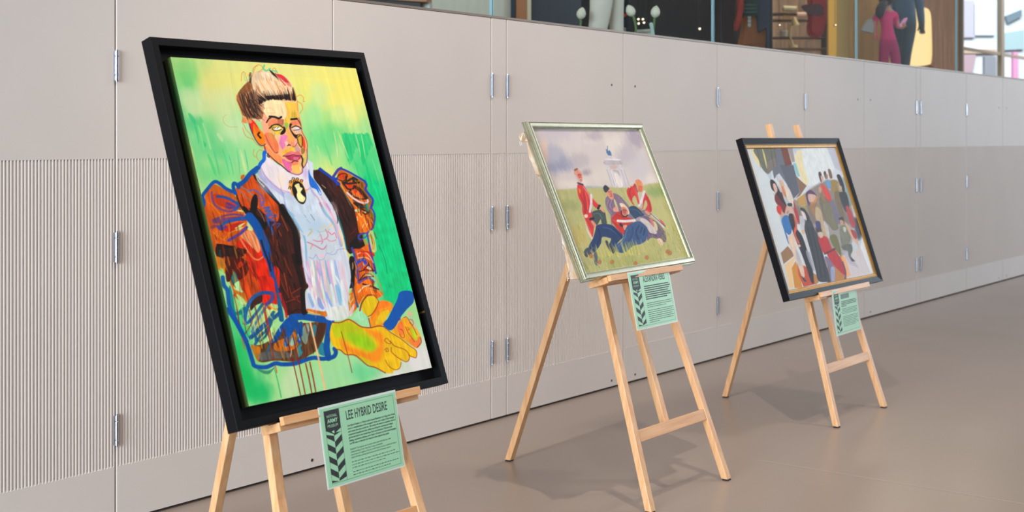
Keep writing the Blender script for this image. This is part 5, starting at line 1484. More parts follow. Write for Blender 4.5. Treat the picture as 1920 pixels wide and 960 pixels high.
P((206, 136, 36), [(290, 760), (330, 690), (370, 830), (400, 960), (320, 960)], **Q)
P((190, 70, 30), [(340, 700), (500, 780), (530, 920), (410, 950), (360, 830)], **Q)
P((184, 124, 60), [(490, 800), (660, 900), (840, 870), (840, 830), (800, 640), (720, 640), (560, 900), (530, 930)], **Q)
P((236, 170, 110), [(780, 620), (830, 660), (880, 830), (840, 860), (810, 780)], .9, **Q)
fig([((50, 110, 180), [(190, 270), (240, 230), (290, 300), (280, 430), (230, 400), (200, 340)]), ((40, 100, 170), [(200, 330), (230, 400), (270, 510), (250, 500)]), ((222, 196, 176), [(250, 450), (310, 420), (340, 560), (400, 720), (420, 840), (390, 840), (340, 700), (280, 560)]),
     ((176, 180, 190), [(330, 570), (370, 640), (380, 740), (350, 700)]), ((40, 66, 80), [(390, 840), (440, 890), (420, 895), (400, 870)])])
fig([((34, 30, 34), [(260, 230), (310, 230), (340, 360), (390, 430), (440, 560), (450, 600), (500, 780), (510, 910), (480, 890), (440, 760), (390, 620), (340, 500), (290, 360)]), ((214, 84, 50), [(305, 230), (330, 270), (345, 360), (330, 420), (370, 510), (350, 510), (310, 400), (325, 330)])])
P((150, 150, 166), [(430, 600), (470, 600), (520, 780), (490, 760)], .8)
P((214, 180, 150), [(355, 525), (380, 530), (375, 550), (355, 545)])
P((190, 196, 206), [(370, 240), (420, 270), (415, 380), (380, 360)], .9)
P((180, 40, 44), [(310, 170), (340, 180), (370, 300), (350, 290)], .9)
fig([((58, 58, 64), [(430, 300), (470, 270), (520, 370), (560, 480), (610, 640), (680, 890), (640, 900), (560, 890), (530, 790), (470, 560), (420, 380)])], [(385, 190), (420, 210), (440, 280), (410, 260)], (214, 206, 206), [(375, 160), (420, 170), (470, 260), (450, 300), (430, 230), (390, 190)], (50, 50, 56))
for x in (470, 510, 550):
    L((36, 36, 40), 12, [(x - 20, 360), (x + 40, 620), (x + 80, 860)], .6)
P((206, 200, 206), [(400, 400), (430, 420), (465, 590), (440, 570)], .9)
P((212, 176, 140), [(385, 385), (410, 380), (415, 420), (395, 415)])
fig([((186, 164, 130), [(530, 150), (580, 180), (610, 300), (660, 440), (620, 440), (570, 320), (530, 260)]), ((70, 66, 120), [(530, 295), (575, 300), (580, 380), (540, 370)])])
fig([((120, 116, 90), [(600, 120), (680, 130), (720, 260), (760, 360), (700, 380), (640, 280)]), ((112, 108, 60), [(670, 440), (740, 440), (790, 640), (740, 590), (690, 510)]), ((196, 190, 190), [(610, 290), (650, 340), (670, 460), (640, 430)])])
fig([((182, 38, 40), [(555, 460), (640, 450), (690, 560), (720, 570), (810, 720), (830, 820), (800, 820), (720, 740), (660, 660), (640, 620), (600, 600)]), ((120, 106, 130), [(620, 650), (660, 660), (720, 760), (720, 880), (680, 890), (650, 760)]), ((150, 160, 190), [(680, 760), (720, 760), (720, 890), (690, 890)])],
    [(550, 410), (590, 400), (605, 440), (580, 460)], (206, 180, 160), [(535, 370), (580, 360), (590, 400), (550, 405)], (70, 60, 60))
L((70, 60, 120), 14, [(800, 700), (830, 800), (825, 870)], .8)
L((60, 30, 40), 16, [(620, 620), (680, 590), (720, 570)], .8)
fig([((120, 122, 104), [(770, 350), (830, 340), (880, 440), (860, 520), (800, 560), (780, 480)]), ((96, 102, 90), [(790, 540), (880, 520), (900, 580), (880, 640), (920, 690), (890, 690), (860, 640), (850, 590), (810, 580)]), ((60, 60, 60), [(880, 650), (925, 690), (890, 695)]), ((206, 166, 130), [(820, 300), (870, 350), (930, 440), (960, 520), (940, 520), (880, 440)])],
    [(775, 280), (805, 290), (800, 330), (780, 320)], (190, 150, 124), [(760, 265), (800, 250), (810, 290), (780, 285)], (60, 46, 40))
P((206, 212, 206), [(805, 350), (835, 360), (830, 400), (810, 390)], .8)
P((176, 60, 64), [(830, 150), (870, 160), (930, 320), (900, 360), (870, 300)], .9)
P((160, 40, 44), [(880, 380), (920, 390), (945, 450), (920, 470)], .9)
for x0, y0, x1, y1 in [(920, 460, 960, 560), (950, 500, 980, 660), (940, 580, 950, 640)]:
    L((214, 176, 150), 8, [(x0, y0), (x1, y1)], .6)
pic.build('picture_surface', M_OIL, root3)
bm = bmesh.new()
frame_box(bm, pl3.O, pl3.u, pl3.v, pl3.n, 0.006, pl3.w - 0.006, 0.006, pl3.h - 0.006, -0.0325, -0.0180)
bm_obj('backing_board', bm, material('backing_card', (120, 100, 80), 0.8), root3)
# ------------------------------------------------------------------ green exhibit labels hanging from the ledges
M_CARD = material('mint_paper', (160, 214, 176), 0.28, noise=0.02, nscale=30)
M_LAM = material('laminate_edge', (214, 226, 220), 0.2)
M_INK = material('black_ink', (44, 48, 50), 0.5)
M_MINTINK = material('mint_ink', (168, 222, 184), 0.5)


def text_geo(txt, width, height=None, bold=0.0, line=1.0, align='LEFT'):
    """vertices and faces of lettering scaled to width (and height), origin at its top-left corner"""
    cu = bpy.data.curves.new('lettering', 'FONT')
    cu.body = txt
    cu.resolution_u = 2
    cu.offset = bold
    cu.space_line = line
    cu.align_x = align
    ob = bpy.data.objects.new('lettering', cu)
    COL.objects.link(ob)
    dg = bpy.context.evaluated_depsgraph_get()
    me = bpy.data.meshes.new_from_object(ob.evaluated_get(dg))
    v = np.array([p.co[:2] for p in me.vertices])
    f = [tuple(p.vertices) for p in me.polygons]
    bpy.data.objects.remove(ob)
    bpy.data.curves.remove(cu)
    bpy.data.meshes.remove(me)
    v[:, 0] -= v[:, 0].min()
    v[:, 1] -= v[:, 1].max()
    s = width / v[:, 0].max()
    sy = height / -v[:, 1].min() if height else s
    return v * [s, sy], f


class Card:
    W, H = 0.297, 0.210

    def __init__(self, easel, tl_px, lean, label, yaw=0.0, roll=0.0):
        d = ray(*tl_px)
        q = easel.loc + easel.N * (easel.lip_n + 0.0165)
        tl = _C + d * ((q - _C) @ easel.N) / (d @ easel.N)
        p = Plane(0, 0, 0, self.W, self.H, lean, yaw)
        r = math.radians(roll)
        p.u, p.v = p.u * math.cos(r) + p.v * math.sin(r), p.v * math.cos(r) - p.u * math.sin(r)
        p.O = tl - p.v * self.H
        self.p = p
        self.root = empty('exhibit_label', tuple(p.p(self.W / 2, self.H, 0)))
        tag(self.root, label, 'label', 'green exhibit labels')
        bm = bmesh.new()
        frame_box(bm, p.O, p.u, p.v, p.n, 0, self.W, 0, self.H, -0.0008, 0)
        bm_obj('laminate', bm, M_LAM, self.root)
        bm = bmesh.new()
        frame_box(bm, p.O, p.u, p.v, p.n, 0.004, self.W - 0.004, 0.004, self.H - 0.0055, 0.0001, 0.0004)
        bm_obj('paper', bm, M_CARD, self.root)
        # emblem: dark banner with pointed foot over a column of alternating chevrons
        self.quads('banner', [[(.058, .06), (.243, .06), (.243, .30), (.15, .36), (.058, .30)]], M_INK)
        ch = []
        xl, xm, xr, dy, t, per = .058, .150, .243, .075, .075, .15
        for k in range(-1, 6):
            a = .305 + k * per
            ch.append([(xl, a), (xm, a + dy), (xm, a + dy + t), (xl, a + t)])
            b = .305 + k * per + t
            ch.append([(xm, b + dy), (xr, b), (xr, b + t), (xm, b + dy + t)])
        out = []
        for c in ch:
            c = [(x, min(max(y, .345), .935)) for x, y in c]
            if max(y for _, y in c) - min(y for _, y in c) > .02:
                out.append(c)
        self.quads('chevron', out, M_INK)
        self.quads('notch', [[(.125, .325), (.158, .312), (.158, .352)]], M_MINTINK, .0008)
        lw = .0035
        self.quads('border_line', [[(.243, .058), (.955, .058), (.955, .058 + lw), (.243, .058 + lw)], [(.955 - .0022, .058), (.955, .058), (.955, .945), (.955 - .0022, .945)], [(.058, .945), (.955, .945), (.955, .945 + lw), (.058, .945 + lw)],
                                     [(.243, .06), (.2455, .06), (.2455, .945), (.243, .945)], [(.058, .06), (.060, .06), (.060, .945), (.058, .945)]], M_INK)
        for s, y, w, b in (('NATIONAL', .115, .125, 0), ('ARMY', .165, .13, .02), ('MUSEUM', .235, .125, 0)):
            self.text('emblem_lettering', s, .088, y, w, .05 if s == 'ARMY' else .034, M_MINTINK, b, h=.0008)

    def pt(self, x, y, h=0.0006):
        return self.p.p(x * self.W, (1 - y) * self.H, h)

    def quads(self, name, polys, mat, h=0.0006):
        V, F = [], []
        for q in polys:
            F.append(tuple(range(len(V), len(V) + len(q)))[::-1])
            V += [self.pt(x, y, h) for x, y in q]
        return mesh(name, V, F, mat, self.root)

    def text(self, name, s, x, y, w, hh, mat, bold=0.0, line=1.0, h=0.0006):
        v, f = text_geo(s, w * self.W, hh * self.H if hh else None, bold, line)
        V = [self.pt(x, y, h) + self.p.u * a + self.p.v * b for a, b in v]
        return mesh(name, V, f, mat, self.root)

    def blurred_lines(self, name, x, y, widths, pitch, hh, seed, dense=.8):
        """print too small to read: rows of short dashes"""
        r = random.Random(seed)
        polys = []
        for k, w in enumerate(widths):
            cx = x
            yy = y + k * pitch
            while cx < x + w:
                ln = min(.008 + r.random() * .03, x + w - cx)
                polys.append([(cx, yy), (cx + ln, yy), (cx + ln, yy + hh), (cx, yy + hh)])
                cx += ln + .006 / dense
        self.quads(name, polys, M_INK)


c1 = Card(easel1, (596, 765), 9.5, 'green printed label hanging from the ledge below the green and orange portrait', 0.0, 0.6)
c1.text('title', 'LEE HYBRID DESIRE', .325, .115, .535, .115, M_INK, 0.012)
c1.text('intro_text', 'Lee Hybrid Desire is a West London based Illustrator and drag artist whose\nwork is a manifestation of the occupied rooms, and a study of the energies\n'
        'and routine she sees around her. She invites the viewer to question what is\nconsidered beautiful and why, whilst recording the textures and unique\n'
        'glories she finds in the human face, form and existence. Riotous mark\nmaking, explorative palettes, and a depth of texture are the visual languages\n'
        'Lee HD uses to describe her interest in the subjects she paints.', .325, .29, .625, .255, M_INK, 0.018, 1.1)
c1.text('story_text', 'Elizabeth Thompson was an artist who admitted that her own\nunderstanding of war was that it was a inevitable\nrecurrence throughout the sorrowful history of our world and that it\ncalls forth the noblest and basest emotions of human nature.',
        .325, .585, .60, .125, M_INK, 0.0, 1.1)
c1.blurred_lines('small_text', .325, .75, [.57, .62, .44], .036, .008, 5, .6)
c1.blurred_lines('small_text', .325, .872, [.61, .49], .036, .008, 6, .6)
c2 = Card(easel2, (1176, 511), 11.5, 'green printed label hanging from the ledge below the soldiers painting', 1.0)
c2.text('title', 'ALEXANDRA VERES', .325, .10, .535, .115, M_INK, 0.012)
c2.blurred_lines('intro_text', .325, .275, [.60, .63, .60, .57, .62, .62, .52], .037, .019, 7, 2)
c2.blurred_lines('story_text', .325, .575, [.62, .60, .46], .034, .011, 8)
c2.blurred_lines('small_text', .325, .70, [.62, .60, .62, .58, .62, .60, .24], .034, .011, 9)
c3 = Card(easel3, (1559, 545), 7.0, 'green printed label hanging from the ledge below the crowd painting', 1.5)
c3.quads('title', [[(.33 + .031 * k, .13), (.33 + .031 * k + .02, .13), (.33 + .031 * k + .02, .235), (.33 + .031 * k, .235)] for k in range(11)], M_INK)
c3.blurred_lines('intro_text', .325, .285, [.60, .62, .60, .20], .034, .017, 10, 2)
c3.blurred_lines('story_text', .325, .45, [.62, .60, .62, .60], .034, .012, 11)
c3.blurred_lines('small_text', .325, .62, [.62, .60, .62, .55, .60, .62, .50], .034, .012, 13)
# ------------------------------------------------------------------ upper level behind the wall: glass balustrade and museum shop
FZ = 1.79                                  # floor of the upper level
tag(boxo('floor_upper', 3.0, 34.0, WY + 0.15, 12.0, FZ - 0.12, FZ, material('shop_floor', (120, 100, 84), 0.5)), kind='structure')


def at_t(x, y, t):
    """point seen at photo pixel (x, y) at distance t along the view axis"""
    return _C + ray(x, y) * t


def glass_material():
    m = bpy.data.materials.new('balustrade_glass')
    m.use_nodes = True
    nt = m.node_tree
    nt.nodes.clear()
    t = nt.nodes.new('ShaderNodeBsdfTransparent')
    t.inputs['Color'].default_value = (0.94, 0.975, 0.965, 1)
    g = nt.nodes.new('ShaderNodeBsdfGlossy')
    g.inputs['Roughness'].default_value = 0.03
    f = nt.nodes.new('ShaderNodeFresnel')
    ge = nt.nodes.new('ShaderNodeNewGeometry')
    mr = nt.nodes.new('ShaderNodeMapRange')          # same reflectance on both sides of the sheet
    mr.inputs['To Min'].default_value = 1.025
    mr.inputs['To Max'].default_value = 1 / 1.025
    nt.links.new(ge.outputs['Backfacing'], mr.inputs['Value'])
    nt.links.new(mr.outputs['Result'], f.inputs['IOR'])
    mx = nt.nodes.new('ShaderNodeMixShader')
    o = nt.nodes.new('ShaderNodeOutputMaterial')
    nt.links.new(f.outputs[0], mx.inputs['Fac'])
    nt.links.new(t.outputs[0], mx.inputs[1])
    nt.links.new(g.outputs[0], mx.inputs[2])
    nt.links.new(mx.outputs[0], o.inputs['Surface'])
    return m


M_GLASS = glass_material()
M_EDGE = material('polished_glass_edge', (140, 178, 188), 0.25, spec=0.8)
GX = [0.70, 2.79, 4.89, 7.019, 9.154, 11.285, 13.41, 15.54, 17.0]
bal = empty('glass_balustrade', (GX[0], WY + 0.045, TOP + 0.012))
tag(bal, 'long frameless glass balustrade standing on top of the panelled wall', 'balustrade')
for a, b in zip(GX, GX[1:]):
    V = [(x, y, z) for z in (TOP + 0.0125, 3.0) for y in (WY + 0.038, WY + 0.053) for x in (a + 0.006, b - 0.006)]
    F = [(0, 1, 3, 2), (4, 6, 7, 5), (0, 4, 5, 1), (2, 3, 7, 6), (0, 2, 6, 4), (1, 5, 7, 3)]
    o = mesh('pane', V, F, [M_GLASS, M_EDGE], bal, mats=[1, 1, 0, 0, 1, 1])

# ---- shop shell
shop = boxo('wall_back', 5.0, at_y(1796, 100, 9.0)[0], 9.0, 9.15, FZ, 4.6, material('shop_wall', (196, 198, 190), 0.6))
tag(shop, kind='structure')
tag(boxo('ceiling', 5.0, 21.0, 4.2, 9.1, 4.6, 4.7, material('shop_ceiling', (60, 56, 54), 0.8)), kind='structure')


def bay(name, x0, x1, Y, col, rough=0.55, z1=4.55, depth=0.05, rgb2=None, mat=None):
    a, b = at_y(x0, 100, Y)[0], at_y(x1, 100, Y)[0]
    m = mat or material(name + '_finish', col, rough, noise=1 if rgb2 else 0.06, nscale=2, stretch=(14, 14, 1), rgb2=rgb2, spec=0.08)
    return boxo(name, a, b, Y, Y + depth, FZ, z1, m, shop)


bay('pale_panel', 640, 800, 7.2, (196, 202, 194))
bay('pale_panel', 801, 966, 7.2, (200, 203, 194))
bay('slate_post', 966, 976, 7.15, (64, 72, 84))
bay('wood_post', 976, 988, 7.1, (168, 118, 88))
bay('cream_post', 989, 996, 7.1, (206, 198, 176))
bay('slate_panel', 997, 1090, 7.2, (74, 80, 92))
bay('dark_panel', 1091, 1215, 7.2, (30, 25, 25))
bay('dark_panel', 1216, 1344, 7.2, (32, 25, 24))
bay('dark_panel', 1345, 1445, 7.2, (48, 35, 31))
bay('brown_panel', 1446, 1553, 7.2, (150, 118, 92), rgb2=(104, 80, 62))
bay('golden_panel', 1554, 1569, 7.1, (206, 160, 70))
bay('olive_panel', 1570, 1592, 7.2, (156, 132, 80))
bay('tan_panel', 1593, 1650, 7.2, (186, 152, 96), rgb2=(150, 124, 78))
bay('tan_panel', 1651, 1697, 7.2, (196, 160, 108))
bay('walnut_column', 1746, 1797, 6.2, (166, 126, 104), depth=0.4, rgb2=(142, 106, 86))
bay('tan_soffit', 1694, 1750, 7.3, (150, 110, 72))
M_GLOW = emitter('backlit_panel', (255, 214, 150), 1.25)
lamp = extr_lamp = None


def extr(name, pts, t, thick, mat, parent=None, crop=(0, 0, 1), bevel=0.0, smooth_outline=True):
    """solid with a traced outline: real distance t, real size, thickness along the view axis"""
    q = np.array([(crop[0] + a / crop[2], crop[1] + b / crop[2]) for a, b in pts])
    if smooth_outline and len(q) > 3:
        q = spline(q, True, 4)
    bm = bmesh.new()
    f = [bm.verts.new(tuple(at_t(x, y, t - thick / 2))) for x, y in q]
    b = [bm.verts.new(tuple(at_t(x, y, t - thick / 2) + _F * thick)) for x, y in q]
    bm.faces.new(f)
    bm.faces.new(b[::-1])
    n = len(q)
    for i in range(n):
        bm.faces.new((f[i], f[(i + 1) % n], b[(i + 1) % n], b[i]))
    bmesh.ops.recalc_face_normals(bm, faces=bm.faces)
    if bevel:
        es = [e for e in bm.edges if (e.verts[0] in f and e.verts[1] in f) or (e.verts[0] in b and e.verts[1] in b)]
        bmesh.ops.bevel(bm, geom=es, offset=bevel, segments=2, affect='EDGES', clamp_overlap=True)
    bmesh.ops.triangulate(bm, faces=[f_ for f_ in bm.faces if len(f_.verts) > 4])
    return bm_obj(name, bm, mat, parent, smooth=False)


def ground(t, x):
    """base point on the upper floor for a thing seen at pixel column x, distance t"""
    p = at_t(x, 100, t)
    return (p[0], p[1], FZ)


def post_to_floor(name, x, y, t, r, mat, parent):
    p = at_t(x, y, t)
    bm = bmesh.new()
    tube(bm, [(p[0], p[1], FZ), (p[0], p[1], p[2])], r, 10)
    return bm_obj(name, bm, mat, parent)


# curved lit display panel
lp = empty('light_panel', ground(16.5, 1720))
tag(lp, 'glowing cream backlit display panel beside the walnut column', 'lamp')
extr('diffuser', [(1700, 60), (1714, 20), (1730, 14), (1744, 22), (1747, 60), (1747, 112), (1738, 122), (1700, 124), (1688, 122), (1690, 100)], 16.5, 0.10, M_GLOW, lp)
extr('plinth', [(1686, 124), (1750, 124), (1750, 190), (1686, 190)], 16.5, 0.3, material('plinth_wood', (130, 90, 60), 0.5), lp, smooth_outline=False)

# bench with a wooden rim
T = 9.0
bn = empty('bench', ground(T, 720))
tag(bn, 'low dark grey bench with a wooden rim on a white leg behind the glass', 'bench')
extr('seat_body', [(560, -14), (788, -14), (788, 19), (776, 22), (560, 14)], T, 0.5, material('charcoal_felt', (84, 84, 84), 0.8), bn, smooth_outline=False)
extr('seat_rim', [(560, -22), (800, -22), (800, 3), (786, 3), (560, -12)], T - .02, 0.56, material('oak_rim', (176, 120, 84), 0.5), bn, smooth_outline=False)
extr('leg', [(789, 3), (806, 3), (803, 70), (793, 70)], T, 0.3, material('white_leg', (222, 230, 232), 0.4), bn, smooth_outline=False)
extr('leg', [(575, 8), (592, 8), (590, 70), (577, 70)], T, 0.3, material('white_leg', (222, 230, 232), 0.4), bn, smooth_outline=False)


# ---- figures grown with the Skin modifier
def skin_mesh(name, joints, edges, mats, zone, parent, levels=2, root=0):
    me = bpy.data.meshes.new(name)
    me.from_pydata([tuple(map(float, j[0])) for j in joints], edges, [])
    ob = bpy.data.objects.new(name, me)
    COL.objects.link(ob)
    ob.modifiers.new('skin', 'SKIN').use_smooth_shade = True
    for i, j in enumerate(joints):
        r = j[1] if isinstance(j[1], tuple) else (j[1], j[1])
        me.skin_vertices[0].data[i].radius = r
        me.skin_vertices[0].data[i].use_root = (i == root)
    sd = ob.modifiers.new('sub', 'SUBSURF')
    sd.levels = sd.render_levels = levels
    dg = bpy.context.evaluated_depsgraph_get()
    out = bpy.data.meshes.new_from_object(ob.evaluated_get(dg))
    bpy.data.objects.remove(ob)
    bpy.data.meshes.remove(me)
    out.materials.clear()
    for m in mats:
        out.materials.append(m)
    out.polygons.foreach_set('material_index', [zone(np.array(p.center)) for p in out.polygons])
    out.polygons.foreach_set('use_smooth', [True] * len(out.polygons))
    return link(name, out, None, parent)


SKIN = material('skin', (176, 122, 96), 0.55)
HAIR = material('dark_hair', (44, 28, 24), 0.6, noise=0.3, nscale=60)


def ball(name, c, r, mat, parent, sx=1.0, sy=1.0, sz=1.0):
    bm = bmesh.new()
    bmesh.ops.create_uvsphere(bm, u_segments=16, v_segments=10, radius=1)
    for v in bm.verts:
        v.co = Vector(c) + Vector((v.co.x * r * sx, v.co.y * r * sy, v.co.z * r * sz))
    return bm_obj(name, bm, mat, parent, smooth=True)


# child in pink, seen from behind (crop origin 1580,0, scale 6.857)
GT = 13.6
K = lambda x, y, d=0.0: at_t(1580 + x / 6.857, y / 6.857, GT) + _F * d
girl = empty('person', ground(GT, 1665))
tag(girl, 'small child in pink top and magenta trousers holding a pink paper and a grey bag', 'person')
M_PINK, M_MAG = material('pink_jersey', (206, 40, 104), 0.8, noise=0.15, nscale=40), material('magenta_trousers', (164, 16, 84), 0.8, noise=0.15, nscale=40)
gz = lambda y: K(0, y)[2]
zb, zt, zk = gz(515), gz(150), gz(1120)
J = [(K(585, 540), (.088, .07)), (K(575, 400), (.080, .06)), (K(560, 250), (.088, .06)), (K(560, 170), (.075, .05)), (K(560, 110, .01), (.030, .03)), (K(570, 20, .01), (.062, .07)), (K(575, -70, .01), (.072, .08)), (K(575, -130, .01), (.045, .05)),
     (K(440, 190), (.036, .036)), (K(405, 310, -.02), (.027, .027)), (K(395, 430, -.05), (.022, .022)), (K(400, 470, -.06), (.020, .014)),
     (K(675, 190), (.036, .036)), (K(720, 330, .05), (.027, .027)), (K(745, 360, -.06), (.022, .022)), (K(755, 330, -.09), (.020, .014)),
     (K(535, 640), (.062, .064)), (K(530, 850), (.048, .05)), (K(530, 1090), (.036, .036)), (K(525, 1150, -.02), (.030, .03)), (K(520, 1165, .07), (.026, .02)),
     (K(655, 640), (.062, .064)), (K(690, 850), (.048, .05)), (K(695, 1090), (.036, .036)), (K(695, 1150, -.02), (.030, .03)), (K(700, 1165, .07), (.026, .02))]
E_ = [(0, 1), (1, 2), (2, 3), (3, 4), (4, 5), (5, 6), (6, 7), (3, 8), (8, 9), (9, 10), (10, 11), (3, 12), (12, 13), (13, 14), (14, 15), (0, 16), (16, 17), (17, 18), (18, 19), (19, 20), (0, 21), (21, 22), (22, 23), (23, 24), (24, 25)]
for base, dx in ((11, 1), (15, 1)):
    bp = np.array(J[base][0])
    for k in range(4):
        n0 = len(J)
        J += [(bp + _R * (.008 * k - .012) + np.array([0, 0, -.022]) * (1 if base == 11 else -.6), .005), (bp + _R * (.009 * k - .013) + np.array([0, 0, -.042]) * (1 if base == 11 else -.6) + _F * .006, .004)]
        E_ += [(base, n0), (n0, n0 + 1)]
    n0 = len(J)
    J += [(bp + _R * .022 + np.array([0, 0, -.008]), .006), (bp + _R * .032 + np.array([0, 0, -.022]), .005)]
    E_ += [(base, n0), (n0, n0 + 1)]
SHOE = material('child_shoes', (60, 50, 56), 0.6)


def gzone(c):
    px = px_of(c)[0]
    col = (px - 1580) * 6.857
    if c[2] > gz(150):
        return 2
    if c[2] < gz(1110):
        return 3
    if c[2] < gz(515) and 455 < col < 780:
        return 1
    if (col < 428 or col > 700) and c[2] < gz(270):
        return 2
    return 0


skin_mesh('body', J, E_, [M_PINK, M_MAG, SKIN, SHOE], gzone, girl)
hd = K(560, -40, -.005)
ball('hair', hd - _F * .012 + np.array([0, 0, .012]), .098, HAIR, girl, .92, .95, 1.1)
bm = bmesh.new()
tube(bm, [K(520, 40, -.09), K(470, 90, -.12), K(440, 150, -.12), K(440, 210, -.10), K(450, 250, -.09)], [.03, .048, .052, .04, .012], 12)
bm_obj('ponytail', bm, HAIR, girl, smooth=True)
face = hd + _F * .08 + _R * .05
ball('nose', face + np.array([0, 0, -.012]), .011, SKIN, girl)
for s in (-1, 1):
    ball('eye', face + (-_R * .03 + _F * .0) * s * 1.0 + np.array([0, 0, .012]) + _F * -.004, .009, material('eye_dark', (40, 30, 28), 0.3), girl)
    ball('ear', hd + _R * (.074 * s) - np.array([0, 0, .02]), .018, SKIN, girl, .5, 1, 1.3)
ball('mouth', face - np.array([0, 0, .038]) - _F * .004, .012, material('lips', (160, 80, 76), 0.5), girl, 1.2, .6, .4)
# things the child holds
extr_m = material('pink_paper', (240, 150, 200), 0.6)
tag(extr('folded_paper', [(735, 345), (725, 330), (790, 235), (825, 225), (835, 240), (775, 345)], GT - .08, 0.012, extr_m, None, (1580, 0, 6.857), smooth_outline=False), 'folded bright pink paper held in the hand of the small child', 'paper')
bag = empty('shoulder_bag', tuple(K(320, 420, -.1)))
tag(bag, 'soft grey bag hanging at the side of the small child', 'bag')
extr('bag_body', [(250, 380), (330, 255), (375, 245), (400, 300), (395, 415), (330, 412), (265, 400)], GT - .07, 0.07, material('grey_bag', (146, 138, 136), 0.8), bag, (1580, 0, 6.857), bevel=.012)
bm = bmesh.new()
tube(bm, [K(345, 262, -.07), K(380, 200, -.07), K(440, 150, -.06)], .006, 6)
bm_obj('strap', bm, material('grey_bag_strap', (120, 112, 110), 0.8), bag)

# adult in a dark blue jacket standing beyond the child
AT = 15.0
A = lambda x, y, d=0.0: at_t(1580 + x / 6.857, y / 6.857, AT) + _F * d
man = empty('person', ground(AT, 1697))
tag(man, 'adult in dark blue jacket and trousers with one arm hanging down, beyond the child', 'person')
M_NAVY, M_NAVY2 = material('navy_jacket', (56, 76, 100), 0.8, noise=0.2, nscale=30), material('navy_trousers', (48, 56, 70), 0.8, noise=0.2, nscale=30)
M_GLOVE = material('dark_glove', (40, 32, 30), 0.7)
az = lambda y: A(0, y)[2]
u = 1143.0


def ap(x, h, d=0.0):
    """x in crop pixels, h metres above the upper floor"""
    p = A(x, 300, d)
    return np.array([p[0], p[1], FZ + h])


J = [(ap(790, .92), (.155, .11)), (ap(785, 1.10), (.15, .105)), (ap(785, 1.30), (.17, .11)), (ap(785, 1.42), (.14, .09)), (ap(785, 1.52, -.02), (.055, .055)), (ap(785, 1.60, -.01), (.075, .09)), (ap(785, 1.70, -.02), (.082, .1)), (ap(785, 1.77, -.02), (.05, .06)),
     (ap(935, 1.40), (.07, .07)), (ap(985, 1.10, .02), (.055, .055)), (ap(1000, .84, -.03), (.042, .042)), (ap(1005, .76, -.05), (.042, .026)),
     (ap(635, 1.40), (.07, .07)), (ap(590, 1.12, .02), (.055, .055)), (ap(600, .88, -.06), (.042, .042)), (ap(605, .80, -.08), (.042, .026)),
     (ap(720, .80), (.095, .1)), (ap(715, .48, .02), (.066, .07)), (ap(720, .12), (.05, .052)), (ap(720, .06), (.045, .05)), (ap(720, .04, -.16), (.045, .03)),
     (ap(855, .80), (.095, .1)), (ap(800, .48, -.03), (.066, .07)), (ap(790, .12, .05), (.05, .052)), (ap(790, .06, .05), (.045, .05)), (ap(790, .04, -.11), (.045, .03))]
E_ = [(0, 1), (1, 2), (2, 3), (3, 4), (4, 5), (5, 6), (6, 7), (3, 8), (8, 9), (9, 10), (10, 11), (3, 12), (12, 13), (13, 14), (14, 15), (0, 16), (16, 17), (17, 18), (18, 19), (19, 20), (0, 21), (21, 22), (22, 23), (23, 24), (24, 25)]
for base in (11, 15):
    bp = np.array(J[base][0])
    for k in range(4):
        n0 = len(J)
        J += [(bp + _R * (.017 * k - .026) + np.array([0, 0, -.05]), .009), (bp + _R * (.017 * k - .027) + np.array([0, 0, -.085 + .008 * abs(k - 1.5)]) - _F * .012, .008)]
        E_ += [(base, n0), (n0, n0 + 1)]
    n0 = len(J)
    s = -1 if base == 11 else 1
    J += [(bp + _R * .04 * s + np.array([0, 0, -.015]), .011), (bp + _R * .048 * s + np.array([0, 0, -.045]), .009)]
    E_ += [(base, n0), (n0, n0 + 1)]


def azone(c):
    h = c[2] - FZ
    col = (px_of(c)[0] - 1580) * 6.857
    if h > 1.49:
        return 2
    if h < .075:
        return 3
    if h < .82 and (col > 930 or col < 640):
        return 3
    if h < .80:
        return 1
    return 0


skin_mesh('body', J, E_, [M_NAVY, M_NAVY2, SKIN, M_GLOVE], azone, man)
hh = ap(785, 1.68, -.01)
ball('hair', hh + np.array([0, 0, .035]) + _F * .02, .105, HAIR, man, .86, 1.0, 1.0)
ball('nose', hh - _F * .115 - np.array([0, 0, .01]), .016, SKIN, man)
for s in (-1, 1):
    ball('eye', hh - _F * .095 + _R * .035 * s + np.array([0, 0, .018]), .011, material('eye_dark', (40, 30, 28), 0.3), man)
    ball('ear', hh + _R * .088 * s - np.array([0, 0, .01]), .026, SKIN, man, .5, .8, 1.3)
ball('mouth', hh - _F * .1 - np.array([0, 0, .055]), .02, material('lips', (160, 80, 76), 0.5), man, 1.2, .6, .35)

